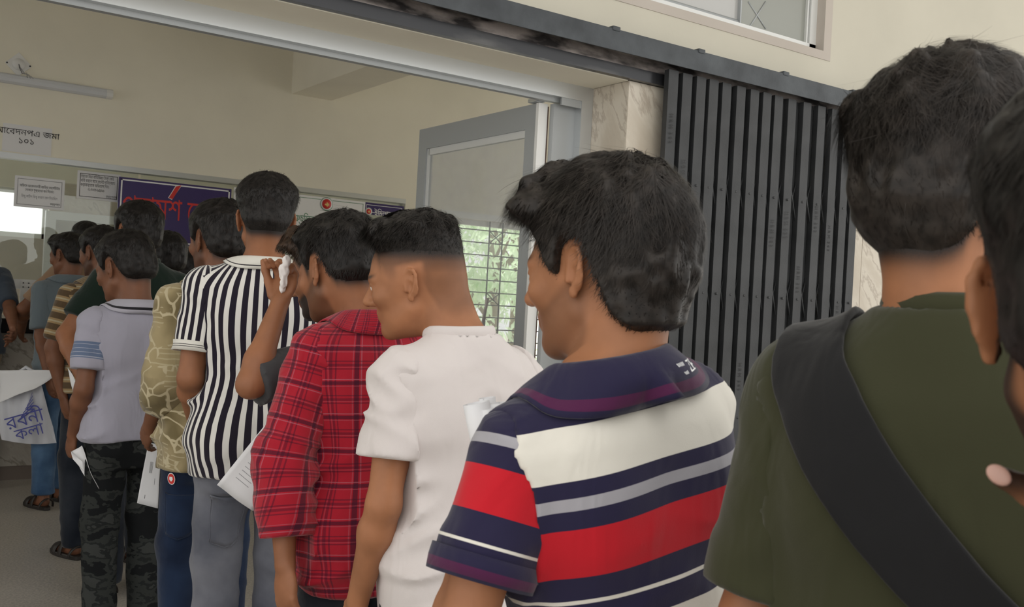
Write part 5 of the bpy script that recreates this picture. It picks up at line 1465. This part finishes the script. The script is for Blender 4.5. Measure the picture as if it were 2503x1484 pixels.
# curled papers in the hand of the lavender polo
h = people['lav']['_arms'][-1]; c = wpos(people['lav'], h['W'] + h['dr'] * .09)
o, pt = sheet_grid('folded_papers', [at(174, 1104, 4.02), at(198, 1090, 3.98), at(240, 1196, 3.98), at(222, 1186, 4.01)], PAPER, 'curled white papers in the left hand of the lavender polo shirt', bend=.012)
sheet_grid('fold', [at(174, 1104, 4.02), at(179, 1124, 3.99), at(205, 1152, 3.98), at(203, 1130, 3.98)], PAPER, None, bend=.006, parent=o)
# small papers in the hand of the green T-shirt
sheet_grid('paper_slip', [at(165, 900, 4.26), at(184, 935, 4.24), at(188, 968, 4.24), at(180, 962, 4.28)], PAPER, 'small white slip of paper beside the blue jeans', bend=.004)
# rolled papers of the banded polo
rl = empty('rolled_papers', at(1205, 1160, 1.47)); tag(rl, 'bundle of rolled white papers held in front of the banded polo shirt', 'papers')
base = at(1205, 1160, 1.47)
for k, (xa, ya, xb, yb, r_, dz) in enumerate(((1163, 985, 1200, 1165, .0195, 1.47), (1219, 985, 1236, 1165, .0165, 1.48), (1191, 972, 1215, 1160, .0125, 1.50), (1192, 1000, 1216, 1165, .009, 1.455))):
    A0, B0 = at(xa, ya, dz), at(xb, yb, dz)
    t = unit(B0 - A0); u = unit(np.cross(t, FWD)); v = np.cross(t, u)
    V, Q = [], []
    nn = 44
    for i in range(nn):
        w = 2 * math.pi * 1.6 * i / (nn - 1); rr = r_ * (1 - .16 * i / (nn - 1))
        for p in (A0, (A0 + B0) / 2, B0): V.append(p + (u * math.cos(w + k) + v * math.sin(w + k)) * rr - base)
    for i in range(nn - 1):
        for j in range(2): Q.append((i * 3 + j, i * 3 + j + 1, i * 3 + 4 + j, i * 3 + 3 + j))
    o = link('roll', mesh_from(np.array(V), Q), PAPER, rl)
    s_ = o.modifiers.new('thick', 'SOLIDIFY'); s_.thickness = .0008
# tissue in the raised hand
h = people['char']['_arms'][-1]; c = wpos(people['char'], h['W'] + h['dr'] * .10 + h['n'] * .03)
TF_ = Field(); tcx = at(697, 668, 2.60)
for k in range(7): 
    q = np.array([rg.uniform(-.012, .012), rg.uniform(-.012, .012), rg.uniform(-.05, .045)]); TF_.add(ell(q, (rg.uniform(.012, .02), .010, rg.uniform(.012, .024))), .008)
TF_.post.append(lambda P_, d: d - .006 * ridged(P_ * 60))
V, Q = polygonize(TF_, *[np.arange(-.09, .09, .0035).astype(np.float32)] * 3, margin=.02)
o = link('tissue', mesh_from(V, Q), mat('soft tissue', (.78, .74, .72), .9)); o.location = tcx; o.scale = (.62, .62, .8); tag(o, 'crumpled white tissue in the raised hand', 'tissue')
# strap of the olive T-shirt
sp = people['olive']; SFo = sp['_SF']; STR = cloth_mat('black webbing', (.010, .010, .011), .7)
loc = sp['_loc']
pathL = [(1893, 935, 1.10), (1915, 985, 1.0), (1945, 1080, .97), (1990, 1180, .96), (2060, 1290, .95), (2150, 1400, .95), (2280, 1540, .96)]
pathR = [(2062, 872, 1.12), (2085, 920, 1.0), (2130, 1015, .96), (2190, 1120, .95), (2270, 1230, .94), (2370, 1350, .94), (2500, 1490, .95)]
sp_T = sp['_T']
def backpt(px_, py_):
    # march along the view ray until the shirt surface
    o0 = loc(CAM); d0 = loc(at(px_, py_, 1.0)) - o0
    ts = np.linspace(.75, 1.35, 240); Pm = (o0 + d0 * ts[:, None]).astype(np.float32); dv = SFo(Pm)
    k = np.nonzero(dv < .003)[0]
    return Pm[k[0]] if len(k) else Pm[np.argmin(dv)]
rowsL = [backpt(x, y) for x, y, _ in pathL]; rowsR = [backpt(x, y) for x, y, _ in pathR]
# carry the strap over the top of the shoulder and down the chest
def cast(o_, d_, n=500, ln=1.2):
    ts = np.linspace(0, ln, n); Pm = (np.asarray(o_) + np.asarray(d_) * ts[:, None]).astype(np.float32); k = np.nonzero(SFo(Pm) < .003)[0]
    return Pm[k[0]] if len(k) else None
colsL, colsR = [], []
xl, xr = rowsL[0][0], rowsR[0][0]
yb_ = max(rowsL[0][1], rowsR[0][1])
for zz in (1.12, 1.22, 1.30, 1.35):
    a_, b_ = cast((xl, .5, zz * sp['_s']), (0, -1, 0)), cast((xr, .5, zz * sp['_s']), (0, -1, 0))
    if a_ is not None and b_ is not None: colsL.append(a_); colsR.append(b_)
for yy in (.05, .02, -.01):
    a_, b_ = cast((xl, yy, 1.9), (0, 0, -1)), cast((xr, yy, 1.9), (0, 0, -1))
    if a_ is not None and b_ is not None and yy > yb_ + .015: colsL.append(a_); colsR.append(b_)
colsL += rowsL; colsR += rowsR
V = []
for a_, b_ in zip(colsL, colsR):
    for t in np.linspace(0, 1, 9): V.append(a_ * (1 - t) + b_ * t)
V = np.array(V).reshape(-1, 9, 3)
Vs = [V[0]]
for i in range(1, len(V)):
    for t in (1 / 3, 2 / 3, 1): Vs.append(V[i - 1] * (1 - t) + V[i] * t)
V = np.array(Vs); V[1:-1] = (V[:-2] + V[1:-1] * 2 + V[2:]) / 4; V[1:-1] = (V[:-2] + V[1:-1] * 2 + V[2:]) / 4
n0 = V.shape[0]
Pd = drape(SFo, V.reshape(-1, 3), .008, 5).reshape(n0, 9, 3)
edge = np.array([.006, .001, 0, 0, 0, 0, 0, .001, .006])
ix = np.arange(n0 * 9).reshape(n0, 9); Q = np.stack([ix[:-1, :-1], ix[1:, :-1], ix[1:, 1:], ix[:-1, 1:]], -1).reshape(-1, 4)
o = link('bag_strap', mesh_from(Pd.reshape(-1, 3), Q), STR, sp['_shirt'])
s_ = o.modifiers.new('thick', 'SOLIDIFY'); s_.thickness = .009; s_.offset = 0
s_ = o.modifiers.new('soft', 'BEVEL'); s_.width = .003; s_.segments = 2
o['label'] = 'wide black webbing strap'
# neck cord of the green T-shirt
sp = people['green']
pts = []
for k in range(41):
    w = 2 * math.pi * k / 40
    pts.append(sp['_T']((0, -.03, 1.448)) + np.array([.072 * math.cos(w), .072 * math.sin(w), -.03 * max(0, math.sin(w))]))
tube('neck_cord', pts, .0025, mat('dark cord', (.03, .015, .012), .7), sp['_o'], 6)
# pocket badge on the jeans of the khaki shirt
sp = people['khaki']; PFk = sp['_PF']; o0 = sp['_loc'](CAM)
def march(fn, px_, py_, lo_, hi_):
    d0 = sp['_loc'](at(px_, py_, 1.0)) - o0; ts = np.linspace(lo_, hi_, 400); Pm = (o0 + d0 * ts[:, None]).astype(np.float32); dv = fn(Pm); k = np.nonzero(dv < .002)[0]
    return (Pm[k[0]], grad(fn, Pm[k[:1]])[0]) if len(k) else (None, None)
p_, n_ = march(PFk, 420, 1170, 3.1, 4.4)
if p_ is not None:
    u = unit(np.cross((0, 0, 1), n_)); v = np.cross(n_, u)
    for r_, m_, l_ in ((.022, WHITEV, .001), (.019, REDINK, .002)):
        V = [p_ + n_ * (l_ + .002) + u * math.cos(w) * r_ * .7 + v * math.sin(w) * r_ for w in np.linspace(0, 2 * math.pi, 24, endpoint=False)] + [p_ + n_ * (l_ + .002)]
        link('badge', mesh_from(np.array(V), [(24, i, (i + 1) % 24) for i in range(24)], False), m_, sp['_tr'])
    V_ = np.array([(-.006, .008), (.006, .008), (.007, -.002), (0, -.010), (-.007, -.002)])
    link('badge', mesh_from(np.array([p_ + n_ * .0052 + u * a + v * b for a, b in V_]), [(0, 1, 2), (0, 2, 3), (0, 3, 4)], False), WHITEV, sp['_tr'])
# lettering woven into the polo collar
sp = people['polo']; CP = np.array(sp['_collar'])
def collar_pt(u, v):
    i = np.clip(u, 0, 1) * (CP.shape[0] - 1); j = np.clip(v, 0, 1) * (CP.shape[1] - 1)
    i0, j0 = min(int(i), CP.shape[0] - 2), min(int(j), CP.shape[1] - 2); a, b = i - i0, j - j0
    p = CP[i0, j0] * (1 - a) * (1 - b) + CP[i0 + 1, j0] * a * (1 - b) + CP[i0, j0 + 1] * (1 - a) * b + CP[i0 + 1, j0 + 1] * a * b
    n = unit(np.cross(CP[i0 + 1, j0] - CP[i0, j0], CP[i0, j0 + 1] - CP[i0, j0]))
    c = CP.mean(axis=(0, 1)); n = n if n @ (p - c) > 0 else -n
    return p + n * .0028
def collar_mark(V2, F2, u0, su, v0, sv, m):
    V = np.array([collar_pt(u0 + x * su, v0 + y * sv) for x, y in V2])
    link('lettering', mesh_from(V, F2, False), m, sp['_shirt'])
V_, F_2 = text_mesh('ZE', 1.0)
collar_mark(V_[:, :2], F_2, POLO_U, POLO_S * .035, .80, POLO_S * -.16 * POLO_S, WHITEV)
tri = [(0, 0), (.9, 0), (.9, -.7)]
for k in range(6):
    x0_, x1_ = k * .16, k * .16 + .09
    collar_mark(np.array([(x0_, .7), (x1_, .7), (x1_ * .45 + .5, .0), (x0_ * .45 + .5, .0)]), [(0, 1, 2, 3)], POLO_U - POLO_S * .045, POLO_S * .035, .80, -.16, WHITEV)
# plastic shopping bag and paper of the man at the left edge
SACK = mat('thin white plastic', (.62, .63, .68), .35); bsdf(SACK).inputs['Transmission Weight'].default_value = .0
BLUEI = mat('blue bag print', (.06, .07, .30), .5)
bz_ = 6.15
c0 = at(66, 1010, bz_)
bag = empty('plastic_bag', at(60, 925, bz_)); tag(bag, 'white plastic shopping bag with blue lettering hanging at the left', 'bag')
o0 = at(60, 925, bz_)
outline = [((-20, 950), (100, 935)), ((-18, 985), (108, 965)), ((-10, 1020), (118, 1005)), ((-2, 1050), (130, 1045)), ((4, 1075), (138, 1083))]
V = []; NU = 14
rows_ = []
for r_, (pl_, pr_) in enumerate(outline):
    for side in (0, 1):
        row = []
        for i in range(NU + 1):
            u = i / NU; x = pl_[0] * (1 - u) + pr_[0] * u; y = pl_[1] * (1 - u) + pr_[1] * u + (6 * math.sin(math.pi * u) if r_ == 4 else 0)
            dd = .05 * math.sin(math.pi * u) * (1 if r_ not in (0, 4) else .25) * (1 + .2 * math.sin(9 * u + r_))
            row.append(at(x, y, bz_ + (-dd if side == 0 else dd) + .012 * math.sin(i * 1.7 + r_)) - o0)
        rows_.append(row)
F_ = np.array([rows_[2 * r] for r in range(5)]); B_ = np.array([rows_[2 * r + 1] for r in range(5)])
def grid_q(n, m, off, flip): 
    ix = np.arange(n * m).reshape(n, m) + off; q = np.stack([ix[:-1, :-1], ix[1:, :-1], ix[1:, 1:], ix[:-1, 1:]], -1).reshape(-1, 4); return q[:, ::-1] if flip else q
link('sack', mesh_from(np.r_[F_.reshape(-1, 3), B_.reshape(-1, 3)], np.r_[grid_q(5, NU + 1, 0, True), grid_q(5, NU + 1, 5 * (NU + 1), False)]), SACK, bag)
tube('handle', [at(8, 952, bz_) - o0, at(40, 915, bz_) - o0, at(64, 898, bz_) - o0, at(84, 910, bz_) - o0, at(100, 940, bz_) - o0], .012, SACK, bag, 8)
ex = unit(at(120, 1030, bz_) - at(20, 1058, bz_)); ey = unit(np.cross(np.cross(ex, at(60, 960, bz_) - at(70, 1060, bz_)), ex)); ey = ey if ey[2] > 0 else -ey
for s__, px_, py_, sz in (('রবনী', 18, 1052, .115), ('কলা', 40, 1078, .10)):
    text('lettering', s__, at(px_, py_, bz_ - .085) - o0, ex, ey, sz, BLUEI, bag, .0025)
V, Q = [], []
for k in range(7):
    a_, b_ = at(46 + 5 * k, 1000 - 9 * k + 30, bz_ - .07) - o0, at(84 - k, 985 - 8 * k + 16, bz_ - .07) - o0
    i_ = len(V); up = np.array([0, 0, .008]); V += [a_, b_, b_ + up, a_ + up]; Q.append((i_, i_ + 1, i_ + 2, i_ + 3))
link('print', mesh_from(np.array(V), Q, False), BLUEI, bag)
o, pt = sheet_grid('paper_sheet', [at(-6, 985, 6.05), at(-6, 905, 6.1), at(146, 905, 6.12), at(84, 950, 6.05)], PAPER, 'white paper held above the plastic bag at the left edge', bend=.02)

# patch pockets on the seats of the jeans
def pocket(key, px_, py_, lo_, hi_, w, h, m):
    global sp, o0
    sp = people[key]; o0 = sp['_loc'](CAM)
    p0, n0 = march(sp['_PF'], px_, py_, lo_, hi_)
    if p0 is None: return
    u = unit(np.cross((0, 0, 1), n0)); v = np.array([0, 0, 1.])
    NX, NZ = 10, 10; V = []
    for j in range(NZ + 1):
        for i in range(NX + 1):
            a, b = i / NX * 2 - 1, j / NZ
            V.append(p0 + u * a * w * (1 - .12 * b) - v * (b * h + (.02 * (1 - abs(a)) * b)))
    V = drape(sp['_PF'], np.array(V), .0035, 6)
    ix = np.arange((NX + 1) * (NZ + 1)).reshape(NZ + 1, NX + 1); Q = np.stack([ix[:-1, :-1], ix[1:, :-1], ix[1:, 1:], ix[:-1, 1:]], -1).reshape(-1, 4)
    me = mesh_from(V, Q); attr3(me, 'pat', V)
    o = link('pocket', me, m, sp['_tr']); s_ = o.modifiers.new('thick', 'SOLIDIFY'); s_.thickness = .005; s_.offset = 0
    for rim, kk in ((V.reshape(NZ + 1, NX + 1, 3), 0),):
        path = list(rim[:, 0]) + list(rim[-1, 1:-1]) + list(rim[::-1, -1])
        tube('stitching', [x + unit(n0) * .003 for x in path], .0016, m, o, 5)
pocket('stripe', 560, 1215, 2.9, 3.8, .075, .15, DGREY)
pocket('khaki', 440, 1210, 3.2, 4.4, .07, .14, DNAVY)

# thumb nail of the man at the right edge
sp = people['right']; h = sp['_arms'][-1]; tip = h['thumb_tip']; cl_ = sp['_loc'](CAM); nv = unit(cl_ - tip)
bm = bmesh.new(); bmesh.ops.create_uvsphere(bm, u_segments=16, v_segments=10, radius=1.0)
td = unit(tip - (h['W'] + h['th'] * .06)); u = unit(np.cross(nv, td)); t2 = np.cross(u, nv)
for v in bm.verts:
    c = v.co; p = tip + nv * .0062 - t2 * -.002 + t2 * c.x * .0085 + u * c.y * .0062 + nv * c.z * .0016; v.co = Vector(p)
for f in bm.faces: f.smooth = True
me = bpy.data.meshes.new('mesh'); bm.to_mesh(me); bm.free(); link('fingernail', me, mat('fingernail', (.55, .33, .27), .3), sp['_o'])

# chair of the official
sp = people['official']; r_ = sp['_root']; hz_ = .90 + r_[2] - .10
ch = empty('office_chair', (r_[0], r_[1], 0)); ch.rotation_euler = sp['_o'].rotation_euler; tag(ch, 'dark office chair behind the counter under the bald man', 'chair')
CHM = mat('dark chair fabric', (.02, .02, .024), .8)
box('seat', -.23, .23, -.22, .26, hz_ - .07, hz_, CHM, ch, .02); box('backrest', -.21, .21, -.27, -.22, hz_ + .05, hz_ + .42, CHM, ch, .02)
boxes('back_post', [(-.03, .03, -.25, -.23, hz_ - .05, hz_ + .06)], IRONB, ch)
for sx in (-1, 1):
    for sy in (-1, 1): tube('leg', [(sx * .19, sy * .19 + .02, 0), (sx * .18, sy * .18 + .02, hz_ - .06)], .015, IRONB, ch, 8)
